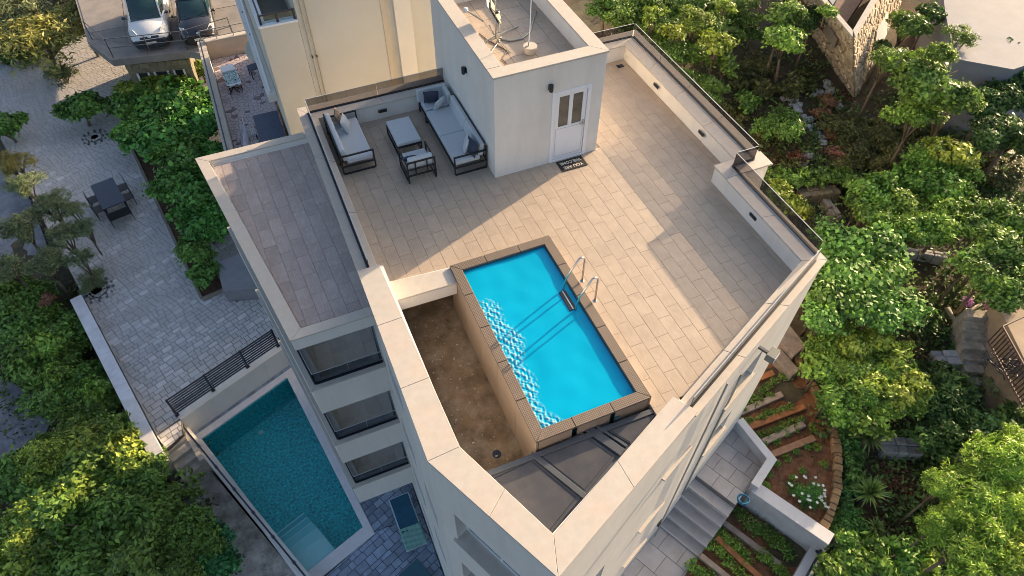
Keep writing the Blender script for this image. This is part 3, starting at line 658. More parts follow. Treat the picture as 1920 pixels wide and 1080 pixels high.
quad_water('water',[pin[0],pin[1],pin[2],pin[3]],ZD-.10,60,.006,4,wm,gp)
MB().lathe([(.10,0),(.10,.03),(.07,.04),(0,.045)],(at(488,809,-12.3).x,at(488,809,-12.3).y,zb),18).build('pool_light',pm('lamp_face',(.6,.75,.75),.3,.05,3),gp)
# retaining wall between patio and pool deck, with the slatted fence on it
wa=Vector((-10.80,3.12));wb=Vector((-6.92,4.72)); wd=(wb-wa).normalized(); wn=Vector((-wd.y,wd.x))
rw=MB().prism([tuple(wa-wn*.14),tuple(wb-wn*.14),tuple(wb+wn*.2),tuple(wa+wn*.2)],-12,ZP+.03).build('retaining_wall',PLASTER,None,label='white retaining wall under the slatted dark fence by the garden pool',cat='wall')
fe=empty('slatted_fence',(wa.x,wa.y,ZP),0,'dark horizontal slatted metal fence above the garden pool','fence')
fe.location=(0,0,0)
for t in (.0,.335,.67,.985):
    p=wa+(wb-wa)*t+wn*.10; z0=ZP+.03
    MB().obox((p.x,p.y,z0+.53),(.06,.06,1.04),Matrix.Rotation(math.atan2(wd.y,wd.x),3,'Z')).build('post',BLACK,fe)
    MB().obox((p.x,p.y,z0+.01),(.14,.12,.015),Matrix.Rotation(math.atan2(wd.y,wd.x),3,'Z')).build('post_foot',BLACK,fe)
for k in range(8):
    z=ZP+.16+k*.125; p=wa+wn*.1; q=wb+wn*.1
    for t0,t1 in((.0,.335),(.335,.67),(.67,.985)):
        a=wa+(wb-wa)*t0+wn*.1+wd*.03; b=wa+(wb-wa)*t1+wn*.1-wd*.03
        MB().bar((a.x,a.y,z),(b.x,b.y,z),.03,.045).build('slat',BLACK,fe)
# wall and handrail along the outer side of the pool
la=Vector((-10.93,2.95)); lb=Vector((-7.55,-5.0)); ldr=(lb-la).normalized(); ln=Vector((-ldr.y,ldr.x))
pw=MB().prism([tuple(la),tuple(lb),tuple(lb+ln*.24),tuple(la+ln*.24)],-13,ZD+.50).build('pool_side_wall',PLASTER,None,label='long white wall beside the teal pool carrying the dark handrail',cat='wall')
hr=empty('pool_handrail',(0,0,0),0,'dark handrail on small square posts along the outer wall of the teal pool','railing')
L=(lb-la).length; z0=ZD+.50
MB().bar((*(la+ln*.11),z0+.36),(*(lb+ln*.11),z0+.36),.055,.035).build('top_rail',DKMET,hr)
MB().bar((*(la+ln*.11),z0+.20),(*(lb+ln*.11),z0+.20),.03,.02).build('lower_rail',DKMET,hr)
k=0
while k*1.12<L:
    p=la+ldr*(.12+k*1.12)+ln*.11
    if (p-la).length>L: break
    MB().obox((p.x,p.y,z0+.18),(.05,.05,.36),Matrix.Rotation(math.atan2(ldr.y,ldr.x),3,'Z')).build('post',DKMET,hr)
    MB().obox((p.x,p.y,z0+.384),(.11,.10,.02),Matrix.Rotation(math.atan2(ldr.y,ldr.x),3,'Z')).build('post_cap',DKMET,hr); k+=1
# gate post at the corner
# long lilac-white wall on the far left of the patio
l0=Vector((-11.40,2.05)); l1=Vector((-13.62,9.95)); d=(l1-l0).normalized(); n=Vector((-d.y,d.x))
lw=empty('garden_wall',(0,0,0),0,'long pale wall with a flat coping between patio and the shrub slope','wall')
MB().prism([tuple(l0-d*.3+n*.04),tuple(l1+n*.04),tuple(l1+n*.40),tuple(l0-d*.3+n*.40)],-13,ZP+.36).build('wall_body',PLASTER,lw)
for k in range(5):
    a=l0-d*.32+(l1-l0+d*.32)*(k/5); b=l0-d*.32+(l1-l0+d*.32)*((k+1)/5)-d*.006
    MB().prism([tuple(a),tuple(b),tuple(b+n*.44),tuple(a+n*.44)],ZP+.361,ZP+.41).build('coping',pm('lilac_stone',(.66,.65,.69),.8,.08,5,.15,40,stain=(.32,.30,.30,.4),sscale=1.5),lw,bevel=.006,seg=1)
# small steps at the end of the patio
st=empty('patio_steps',(0,0,0),0,'short flight of stone steps leading down from the lower end of the patio','steps')
sa=Vector((-11.50,2.30)); sb=Vector((-10.80,2.62)); sd=Vector((.27,-.96)); 
for k in range(4):
    a=sa+sd*.30*k; b=sb+sd*.30*k
    MB().prism([tuple(a),tuple(b),tuple(b+sd*.32),tuple(a+sd*.32)],-13,ZP-.03-.18*(k+1)).build('tread',pm('step_stone',(.46,.42,.37),.85,.25,4,.4,25),st,bevel=.01,seg=1)
MB().prism([tuple(sb),tuple(sb+Vector((.16,.05))),tuple(sb+Vector((.16,.05))+sd*1.3),tuple(sb+sd*1.3)],-13,ZP-.35,top=None).build('side_kerb',MC['step_stone'],st)
# low dark wall continuing beyond the steps
a=Vector((-11.62,1.55));b=Vector((-10.55,-2.2)); d=(b-a).normalized(); n=Vector((-d.y,d.x))
sw=empty('low_stone_wall',(0,0,0),0,'dark low stone wall running downhill from the end of the long pale wall','wall')
rs=random.Random(4); k=0.
while k<(b-a).length:
    l=rs.uniform(.25,.5); p=a+d*k; q=a+d*(k+l-.02); o=rs.uniform(-.03,.03)
    MB().prism([tuple(p+n*o),tuple(q+n*o),tuple(q+n*(.3+o)),tuple(p+n*(.3+o))],-12.5,-10.75+rs.uniform(-.05,.05)-k*.12).build('stone',pm('dark_stone',(.10,.095,.09),.9,.3,5,.6,20,objrand=.2),sw,bevel=.03,seg=1); k+=l
# gravel strip between that wall and the pool wall
gs=MB(); rs=random.Random(5)
poly_obj('gravel_path',[(-11.45,1.7),(-10.75,2.3),(-7.45,-5.3),(-10.2,-5.3)],-12.2,-11.12,pm('gravel_pale',(.42,.38,.35),.95,.35,2.5,.9,30,stain=(.06,.07,.03,.8),sscale=1.6),kind='structure')
# planter bed with the vine row
def gb(pts,z): return [tuple(at(px,py,z))[:2] for px,py in pts]
soil=pm('soil',(.075,.038,.02),.95,.5,5,1,30,stain=(.14,.10,.06,.5),sscale=6)
pb=gb([(232,240),(262,236),(420,540),(380,557)],ZP+.03)
kerb=poly_obj('planting_bed',pb,ZP-.3,ZP+.05,soil,kind='structure')
pbx=gb([(226,240),(232,240),(380,557),(375,560)],ZP+.06); poly_obj('bed_kerb',pbx,ZP-.2,ZP+.09,pm('kerb_stone',(.26,.22,.18),.85,.2,5),kerb,bevel=.01)
pbx=gb([(380,557),(420,540),(421,546),(380,564)],ZP+.06); poly_obj('bed_kerb',pbx,ZP-.2,ZP+.09,MC['kerb_stone'],kerb,bevel=.01)
# grey block planter with a young olive
bx=gb([(404,492),(452,474),(482,540),(418,545)],ZP+.7)
poly_obj('block_planter',bx,ZP-.1,ZP+.7,pm('grey_render',(.22,.22,.24),.85,.1,3,.1,40),label='low grey rendered block beside the villa with a young olive on it',cat='planter',bevel=.02)
def stone_ring(px,py,rad,label):
    c=at(px,py,ZP); t=empty('stone_ring',(c.x,c.y,ZP),0,label,'stone ring'); rs=random.Random(px)
    for rr,nn,sz in((rad,int(rad*22),.11),(rad-.16,int(rad*16),.10)):
        for k in range(nn):
            a=2*math.pi*k/nn+rs.uniform(-.05,.05); m=MB(); s=sz*rs.uniform(.8,1.15)
            p=[(rr*math.cos(a)+s*.5*math.cos(b)*rs.uniform(.85,1.1),rr*math.sin(a)+s*.5*math.sin(b)*rs.uniform(.85,1.1)) for b in [R(60*i) for i in range(6)]]
            m.prism(p,-.02,.05+rs.uniform(0,.03),top=[(x*.97+rr*math.cos(a)*.03,y*.97+rr*math.sin(a)*.03) for x,y in p]); m.build('cobble',pm('cobble',(.12,.12,.13),.8,.3,6,.4,30,objrand=.3),t)
    MB().lathe([(0,.02),(rad-.2,.02)],(0,0,0),20).build('soil_disc',soil,t)
    ms=MB()
    for k in range(170):
        a=rs.uniform(0,6.28); r_=rs.uniform(.3,1)**.5*(rad-.22); s=rs.uniform(.02,.045); ms.obox((r_*math.cos(a),r_*math.sin(a),.04),(s,s,s*.7),Matrix.Rotation(rs.uniform(0,3),3,'Z'))
    ms.build('white_pebbles',pm('pebble',(.55,.54,.52),.7,.15,8),t,kind='stuff')
    return c
stone_ring(182,545,.62,'ring of dark cobbles and white pebbles round the foot of an olive')
stone_ring(178,258,.55,'ring of dark cobbles and white pebbles round the dark citrus tree')
stone_ring(452,543,.60,'ring of cobbles round a stump close to the villa wall')
# patio table with chairs
def patio_set():
    c=at(205,362,ZP+.74); ang=math.atan2(1.8,-.62)
    P=[at(167,342,ZP+.75),at(208,329,ZP+.75),at(237,382,ZP+.75),at(196,397,ZP+.75)]
    cx=sum(p.x for p in P)/4; cy=sum(p.y for p in P)/4; yv=((P[0]+P[1])-(P[2]+P[3])).normalized(); rz=math.atan2(yv.y,yv.x)-math.pi/2
    t=empty('patio_table',(cx,cy,ZP),rz,'dark blue grey rectangular table alone on the paved patio','table')
    MB().box(-.48,.48,-.95,.95,.71,.75).build('table_top',pm('slate_top',(.035,.05,.085),.5,.1,3),t,bevel=.008,seg=1)
    for x in(-.43,.43):
        for y in(-.9,.9): MB().box(x-.03,x+.03,y-.03,y+.03,0,.709).build('leg',BLACK,t)
    M=Matrix.Rotation(rz,3,'Z')
    def chair(x,y,r,label,wide=.48,cat='chair'):
        p=M@Vector((x,y,0)); q=empty('patio_chair' if wide<.8 else 'patio_bench',(cx+p.x,cy+p.y,ZP),rz+r,label,cat)
        MB().box(-wide/2,wide/2,-.23,.23,.40,.44).build('seat',pm('chair_mesh',(.10,.095,.09),.7,.1,20),q,bevel=.006,seg=1)
        MB().box(-wide/2,wide/2,.22,.25,.44,.84).build('backrest',BLACK,q)
        for a in(-wide/2+.02,wide/2-.02):
            for b in(-.21,.21): MB().box(a-.016,a+.016,b-.016,b+.016,0,.399).build('leg',BLACK,q)
        return q
    chair(.60,.45,-math.pi/2,'dark chair tucked under the right side of the patio table, farther one')
    chair(.60,-.30,-math.pi/2,'dark chair tucked under the right side of the patio table, nearer one')
    chair(-.60,.40,math.pi/2,'dark chair tucked under the left side of the patio table, farther one')
    chair(-.60,-.35,math.pi/2,'dark chair tucked under the left side of the patio table, nearer one')
    chair(0,-1.22,math.pi,'wide dark framed bench at the near end of the patio table',.92,'bench')
patio_set()
# covered lounger beside the pool
P=[at(731,935,ZD+.42),at(762,922,ZD+.42),at(800,1015,ZD+.42),at(762,1034,ZD+.42)]
c=(P[0]+P[1]+P[2]+P[3])/4; yv=((P[0]+P[1])-(P[2]+P[3])); ln_=yv.length/4; rz=math.atan2(yv.y,yv.x)-math.pi/2
lo=empty('sun_lounger',(c.x,c.y,ZD),rz,'blue sun lounger with a pale green draped towel on the dark deck below the villa','lounger')
hw=.33; hl=ln_
for x in(-hw,hw): MB().box(x-.02,x+.02,-hl,hl,.30,.34).build('side_rail',pm('pale_alu',(.50,.62,.68),.4,.05,3),lo)
MB().box(-hw,hw,hl-.03,hl+.01,.30,.345).build('end_rail',MC['pale_alu'],lo); MB().box(-hw,hw,-hl-.01,-hl+.03,.30,.345).build('end_rail',MC['pale_alu'],lo)
for x in(-hw,hw):
    for y in(-hl+.15,hl-.15): MB().box(x-.02,x+.02,y-.02,y+.02,0,.30).build('leg',MC['pale_alu'],lo)
MB().box(-hw+.02,hw-.02,-hl+.6,hl-.03,.345,.385).build('mattress',pm('navy_fabric',(.012,.085,.15),.8,.15,6),lo,bevel=.012)
tm=MB(); n=14
tv=[(-hw-.02+(2*hw+.04)*i/n, -hl-.02+.75*j/n, .40+.03*math.sin(j*1.9+i*.3)+.012*math.sin(i*2.2)+(.06 if j<9 else 0)*(1-j/9)) for j in range(n+1) for i in range(n+1)]
fs=[(j*(n+1)+i,j*(n+1)+i+1,(j+1)*(n+1)+i+1,(j+1)*(n+1)+i) for j in range(n) for i in range(n)]
tw_=MB().add(tv,fs).build('towel',pm('green_towel',(.20,.40,.36),.95,.12,9),None,smooth=True,label='pale green towel draped over the foot of the blue lounger',cat='towel'); tw_.location=(c.x,c.y,ZD); tw_.rotation_euler=(0,0,rz)
so_=tw_.modifiers.new('s','SOLIDIFY'); so_.thickness=.02
# second dark towel bench further down
p=at(838,1052,ZD+.3); b_=empty('storage_box',(p.x-1.0,p.y-.2,ZD),R(20),'dark teal storage box at the lower edge of the deck','box')
MB().box(-.35,.35,-.5,.5,0,.36).build('box_body',pm('teal_box',(.02,.07,.10),.6,.1,4),b_,bevel=.015); MB().box(-.37,.37,-.52,.52,.361,.40).build('lid',pm('teal_lid',(.03,.10,.14),.6,.1,4),b_,bevel=.01)
# fallen orange plant by the long wall is with the plants
# ================================================================ neighbouring buildings at the back left
nb=empty('beige_building',(0,0,0),0,'tall cream rendered apartment block behind the roof terrace','building')
YB=7.5; XL,XM,XR=-4.26,-3.15,1.5
mb=MB(); straight_wall(mb,(XM,YB),(XR,YB),-12,7,.3); straight_wall(mb,(XR,YB),(XR,16),-12,7,.3); straight_wall(mb,(XM,12),(XM,YB+.3),.12,7,.3); mb.box(XM+.1,XR-.1,12,16,5.5,7)
straight_wall(mb,(XL,12.5),(XL,YB),-12,.99,.18); straight_wall(mb,(XL,YB),(XM,YB),-12,.99,.24); mb.box(XL+.03,XM,12.0,17.5,-12,.985); straight_wall(mb,(XL,17.5),(XL,12.5),-12,.99,.1)
mb.build('wall',BEIGE,nb)
MB().box(-.305,.218,YB-.2,YB-.004,-12,7).build('pilaster',pm('pilaster_white',(.72,.67,.58),.9,.04,1,.1,50),nb)
MB().box(-.67,-.50,YB-.03,YB-.002,-12,7).build('wall_groove',pm('groove',(.58,.49,.37),.9,.05,1),nb)
MB().box(XL+.18,XM,YB+.24,12.0,-.1,.1).build('terrace_slab',pm('dark_floor',(.13,.135,.11),.5,.25,2),nb)
MB().box(XL-.03,XM,YB-.03,YB+.26,.991,1.05).build('coping',WHITE,nb,bevel=.005,seg=1); MB().box(XL-.03,XL+.2,YB+.261,12,.991,1.049).build('coping',WHITE,nb,bevel=.005,seg=1)
MB().bar((XL+.08,YB+.09,1.32),(XM-.04,YB+.09,1.32),.05,.035).build('hand_rail',BLACK,nb); MB().bar((XL+.08,YB+.12,1.32),(XL+.08,11.9,1.32),.05,.035).build('hand_rail',BLACK,nb)
for x,y in((XL+.08,YB+.09),((XL+XM)/2,YB+.09),(XM-.06,YB+.09),(XL+.08,9.2),(XL+.08,10.8)): MB().box(x-.035,x+.035,y-.035,y+.035,1.05,1.34).build('rail_post',BLACK,nb)
panes(nb,(XL+.12,YB+.10),(XM-.1,YB+.10),2,1.06,1.29,GLASSC,lip=False)
for dx in(0,.13):
    MB().tube([(-2.99+dx,YB-.04,-9),(-2.99+dx,YB-.04,7)],.019,6).build('conduit',pm('conduit',(.42,.37,.29),.6,.1,4),nb)
    MB().box(-3.01+dx,-2.97+dx,YB-.08,YB-.003,-.22,-.14).build('pipe_bracket',BLACK,nb)
MB().box(XM-.1,XR+.1,YB-.1,16,7.001,7.2).build('roof',CAP,nb)
# side handrail of the lower terrace along this building
MB().bar((-4.48,9.9,-2.6),(-4.38,17.4,-2.6),.07,.06).build('side_rail',WHITE,nb); MB().box(-4.6,-4.28,9.8,17.5,-2.95,-2.66).build('side_ledge',PLASTER,nb)
for y in(10.4,12.2,14.0,15.8): MB().box(-4.50,-4.46,y,y+.04,-2.659,-2.63).build('rail_foot',BLACK,nb)
# neighbour's deck
ZN=-5.5
dk=empty('neighbour_terrace',(0,0,0),0,'narrow neighbouring terrace with crazy marble floor beside the cream block','terrace')
MB().box(-6.42,-4.34,5.2,17.9,ZN-.4,ZN-.012).build('slab',pm('deck_bed',(.27,.23,.24),.8,.15,5),dk)
MB().box(-6.62,-6.36,5.2,18.1,ZN-4.5,ZN+.72).build('side_parapet',PLASTER,dk); MB().box(-6.36,-4.34,17.85,18.1,ZN-4.5,ZN+.80).build('back_parapet',pm('warm_plaster',(.50,.40,.31),.85,.1,3,.1,50),dk)
MB().box(-6.65,-6.33,5.2,18.13,ZN+.721,ZN+.76).build('parapet_coping',CAP,dk); MB().box(-6.33,-4.34,17.82,18.13,ZN+.801,ZN+.84).build('parapet_coping',CAP,dk)
MB().bar((-6.52,5.3,ZN+.90),(-6.52,18.0,ZN+.90),.05,.035).build('hand_rail',DKMET,dk)
for k in range(14): MB().box(-6.54,-6.50,5.5+k*.95,5.54+k*.95,ZN+.76,ZN+.90).build('rail_post',DKMET,dk)
for z in(.95,1.3): MB().bar((-6.45,17.95,ZN+z),(-4.4,17.95,ZN+z),.03,.03).build('back_rail',pm('grey_rail',(.25,.25,.24),.5,.1,4),dk)
for x in(-6.45,-5.8,-5.1,-4.45): MB().box(x-.015,x+.015,17.93,17.96,ZN+.84,ZN+1.3).build('back_rail_post',MC['grey_rail'],dk)
def voronoi(poly,n,seed,relax=1):
    rs=random.Random(seed); hp=halfplanes(poly); xs=[p[0] for p in poly]; ys=[p[1] for p in poly]; pts=[]
    while len(pts)<n:
        p=(rs.uniform(min(xs),max(xs)),rs.uniform(min(ys),max(ys)))
        if all(a*p[0]+b*p[1]<c for a,b,c in hp): pts.append(p)
    for it in range(relax+1):
        cells=[]; A=np.array(pts)
        for i,p in enumerate(pts):
            d=((A-p)**2).sum(1); idx=np.argsort(d)[1:22]; c=list(poly)
            for j in idx:
                q=pts[j]; c=clip(c,q[0]-p[0],q[1]-p[1],((q[0]**2-p[0]**2)+(q[1]**2-p[1]**2))/2)
                if len(c)<3: break
            cells.append(c)
        if it<relax: pts=[(sum(v[0] for v in c)/len(c)*.7+p[0]*.3,sum(v[1] for v in c)/len(c)*.7+p[1]*.3) if len(c)>2 else p for c,p in zip(cells,pts)]
    return [c for c in cells if len(c)>2]
rs=random.Random(2)
pale=pm('marble_pale',(.50,.43,.45),.55,.15,4,objrand=.1); darkm=pm('marble_dark',(.17,.13,.14),.5,.2,4,objrand=.15)
st_=MB(); cells=voronoi([(-6.34,9.4),(-4.35,9.4),(-4.35,17.8),(-6.34,17.8)],520,8); 
big=0
for c in cells:
    q=shrink(c,.012)
    if not q or area(q)<.004: continue
    if rs.random()<.09 and big<300:
        cx=sum(p[0] for p in q)/len(q);cy=sum(p[1] for p in q)/len(q)
        MB().prism([(cx+(p[0]-cx)*1.0,cy+(p[1]-cy)*1.0) for p in q],ZN-.012,ZN+.001).build('marble_piece',darkm,dk); big+=1
    else: st_.prism(q,ZN-.012,ZN)
st_.build('marble_pieces',pale,dk,kind='stuff')
# things on that deck
def obj_at(px,py,z): return at(px,py,z)
p=obj_at(431,138,ZN+.45); t=empty('towel_lounger',(p.x,p.y,ZN),R(4),'white lounger with a teal patterned towel on the neighbouring terrace','lounger')
MB().box(-.29,.29,-.75,.75,.30,.36).build('lounger_frame',WHITE,t,bevel=.01); MB().box(-.28,.28,.25,.76,.361,.44).build('lounger_head',WHITE,t,bevel=.02)
tt=pm('teal_pattern',(.02,.16,.24),.9,.9,22,col2=(.4,.62,.68),detail=2); MB().box(-.27,.27,-.62,.24,.361,.375).build('patterned_cloth',tt,t)
for x in(-.24,.24):
    for y in(-.65,.6): MB().box(x-.02,x+.02,y-.02,y+.02,0,.30).build('leg',DKMET,t)
p=obj_at(437,163,ZN+.2); t=empty('folded_stand',(p.x,p.y,ZN),0,'dark folding frame at the foot of the towel covered lounger','stand')
for a,b in(((-.2,-.2,0),(.2,.2,.4)),((.2,-.2,0),(-.2,.2,.4)),((-.2,.2,.0),(.2,-.2,.4)),((.2,.2,0),(-.2,-.2,.4))): MB().bar(a,b,.03).build('strut',BLACK,t)
p=obj_at(478,95,ZN+1.4); t=empty('satellite_dish',(p.x+.15,p.y,ZN+1.4),R(0),'cream satellite dish at the back corner of the neighbouring terrace','dish')
m=MB(); m.lathe([(0,0),(.2,.015),(.38,.06),(.52,.12),(.53,.13),(.50,.125),(.2,.03),(0,.012)],(0,0,0),26); o=m.build('reflector',pm('dish_cream',(.48,.47,.40),.5,.08,3),t,smooth=True); o.rotation_euler=(R(28),R(-20),0)
MB().bar((0,.05,-.05),(.35,.3,-.25),.05).build('arm',MC['grey_rail'],t); MB().bar((.35,.3,-.25),(.35,.3,-1.4),.05).build('mast',MC['grey_rail'],t); MB().bar((0,0,.02),(-.1,.15,.5),.03).build('feed_arm',MC['grey_rail'],t)
p=obj_at(494,118,ZN+.45)
def simple_chair(x,y,z,r,label,m1,m2,name='terrace_chair'):
    q=empty(name,(x,y,z),r,label,'chair')
    MB().box(-.23,.23,-.23,.23,.41,.45).build('seat',m1,q,bevel=.01); MB().box(-.23,.23,.21,.25,.451,.85).build('backrest',m1,q,bevel=.01)
    for a in(-.2,.2):
        for b in(-.2,.2): MB().box(a-.018,a+.018,b-.018,b+.018,0,.41).build('leg',m2,q)
simple_chair(-4.72,p.y-.1,ZN,R(-80),'dark chair against the cream block near the satellite dish',pm('navy_chair',(.03,.045,.09),.6,.1,3),BLACK)
# folded white parasol cover and table with slatted chairs
p=obj_at(524,235,ZN+.74)
t=empty('dark_table',(-4.85,p.y,ZN),0,'dark blue table on the neighbouring terrace against the cream wall','table')
MB().box(-.48,.45,-1.0,1.0,.70,.74).build('table_top',pm('navy_top',(.025,.045,.10),.45,.3,8),t,bevel=.01)
for x in(-.4,.4):
    for y in(-.9,.9): MB().box(x-.03,x+.03,y-.03,y+.03,0,.70).build('leg',BLACK,t)
for k,(dy,lab) in enumerate(((.45,'farther'),(-.35,'nearer'))):
    q=empty('slatted_chair',(-5.62,p.y+dy,ZN),R(90),'white slatted chair beside the dark blue table, the %s of two'%lab,'chair')
    for i in range(6): MB().box(-.22,.22,-.22+i*.075,-.17+i*.075,.41,.44).build('slat',pm('slat_white',(.5,.5,.5),.6,.05,3),q)
    for i in range(4): MB().box(-.2+i*.12,-.15+i*.12,.21,.235,.44,.88).build('back_slat',MC['slat_white'],q)
    for a in(-.2,.2):
        for b in(-.2,.2): MB().box(a-.018,a+.018,b-.018,b+.018,0,.41).build('leg',BLACK,q)
q=empty('folded_parasol',(-5.85,p.y-.1,ZN),0,'folded lilac white parasol lying beside the slatted chairs','parasol')
m=MB(); m.tube([(.1,1.05,.5),(.08,.5,.52),(0,-.3,.52),(-.15,-1.1,.5)],[.03,.10,.13,.06],10); m.build('folded_canopy',pm('lilac_cloth',(.48,.47,.60),.85,.06,4),q,smooth=True); m=MB(); m.tube([(.1,1.05,.5),(.13,1.4,.5)],.02,6); m.build('pole_tip',STEEL,q)

# ================================================================ parking deck and cars
ZK=-6.4
e1=at(173,83,ZK);e2=at(208,112,ZK);e3=at(353,96,ZK);e4=at(432,78,ZK)
pk=empty('parking_deck',(0,0,0),0,'weathered concrete parking deck carrying the two parked cars','parking')
conc=pm('parking_concrete',(.20,.185,.175),.85,.2,1.2,.35,16,stain=(.30,.25,.21,.5),sscale=.6,objrand=.08)
base=[(e1.x-.2,e1.y+.3),(e2.x,e2.y),(e3.x,e3.y),(-4.4,18.3),(-4.4,36),(e1.x-1.5,36)]
MB().prism(base,ZK-.35,ZK-.02).build('deck_slab',conc,pk)
# cast slabs of the deck
for i,xa in enumerate((-12.3,-9.9,-7.6,-5.9)):
    xb=(-9.91,-7.61,-5.91,-4.42)[i]; y=19.0
    for k,yl_ in enumerate(((18.2,20.9),(20.92,24.0),(24.02,28),(28.02,34))):
        P=[(xa,yl_[0]),(xb,yl_[0]),(xb,yl_[1]),(xa,yl_[1])]
        for a,b,c in halfplanes([(e1.x-.1,e1.y+.35),(e2.x+.05,e2.y+.05),(e3.x,e3.y+.05),(-4.42,18.6),(-4.42,36),(e1.x-1.4,36)]): P=clip(P,a,b,c) if len(P)>2 else P
        if len(P)>2:
            q=shrink(P,.012)
            if q: MB().prism(q,ZK-.02,ZK+rnd.uniform(-.003,.003)).build('cast_slab',conc,pk)
MB().prism([(e2.x+.3,e2.y+.9),(e3.x-.2,e3.y+.9),(e3.x-.2,e3.y+5),(e2.x+.3,e2.y+5)],-10.2,ZK-.351).build('under_wall',pm('rubble_wall',(.22,.185,.13),.9,.35,3,.5,12),pk)
# stones of the parapet lip below the deck
w0=Vector((e2.x+.3,e2.y+.88)); w1=Vector((e3.x-.2,e3.y+.88)); wdir=(w1-w0).normalized(); wn_=Vector((wdir.y,-wdir.x)); rs=random.Random(12); z=-9.9
while z<ZK-.5:
    s=0; h=rs.uniform(.2,.28)
    while s<(w1-w0).length:
        l=rs.uniform(.28,.55)
        if not any(a-.1<s<b+.1 or a-.1<s+l<b+.1 for a,b in ((.35,.95),(1.15,1.85),(2.05,2.6))) or z>-7.75:
            a=w0+wdir*s; b=w0+wdir*min(s+l-.02,(w1-w0).length); MB().prism([tuple(a),tuple(a+wn_*.05),tuple(b+wn_*.05),tuple(b)],z,min(z+h-.02,ZK-.36)).build('stone',pm('under_stone',(.27,.23,.16),.9,.25,6,.4,20,objrand=.2),pk,bevel=.01,seg=1)
        s+=l
    z+=h
for a,b in((.35,.95),(1.15,1.85),(2.05,2.6)):
    p=w0+wdir*a;q=w0+wdir*b; o=wn_*.02
    MB().prism([tuple(p+o),tuple(q+o),tuple(q+wn_*.04),tuple(p+wn_*.04)],-9.9,-7.8).build('glass_door',WINDOW,pk)
    for s_,e_ in((p,p+wdir*.09),(q-wdir*.09,q)): MB().prism([tuple(s_+wn_*.03),tuple(e_+wn_*.03),tuple(e_+wn_*.09),tuple(s_+wn_*.09)],-9.9,-7.75).build('door_frame',WHITE,pk)
# pipe railing of the parking deck
pr=empty('parking_railing',(0,0,0),0,'thin dark pipe railing in front of the parked cars','railing')
ra=[(e1.x+.02,e1.y+.4),(e2.x+.12,e2.y+.12),(e3.x,e3.y+.12),(e4.x+.2,e4.y+.45)]
iron=pm('grey_iron',(.10,.10,.11),.5,.2,5)
for a,b in zip(ra,ra[1:]):
    for z in(.5,.95): MB().tube([(*a,ZK+z),(*b,ZK+z)],.02,6).build('rail',iron,pr)
    L=math.dist(a,b); n=max(1,int(L/1.5))
    for k in range(n+1):
        x=a[0]+(b[0]-a[0])*k/n; y=a[1]+(b[1]-a[1])*k/n; MB().tube([(x,y,ZK),(x,y,ZK+.96)],.02,6).build('rail_post',iron,pr)
def loft(secs,n=None):
    "secs: list of rings of equal length -> skin with end caps"
    m=MB(); k=len(secs[0]); vs=[v for s in secs for v in s]; fs=[]
    for i in range(len(secs)-1):
        for j in range(k): a=i*k+j;b=i*k+(j+1)%k; fs.append((a,b,b+k,a+k))
    fs+=[tuple(range(k))[::-1],tuple((len(secs)-1)*k+j for j in range(k))]
    return m.add(vs,fs)
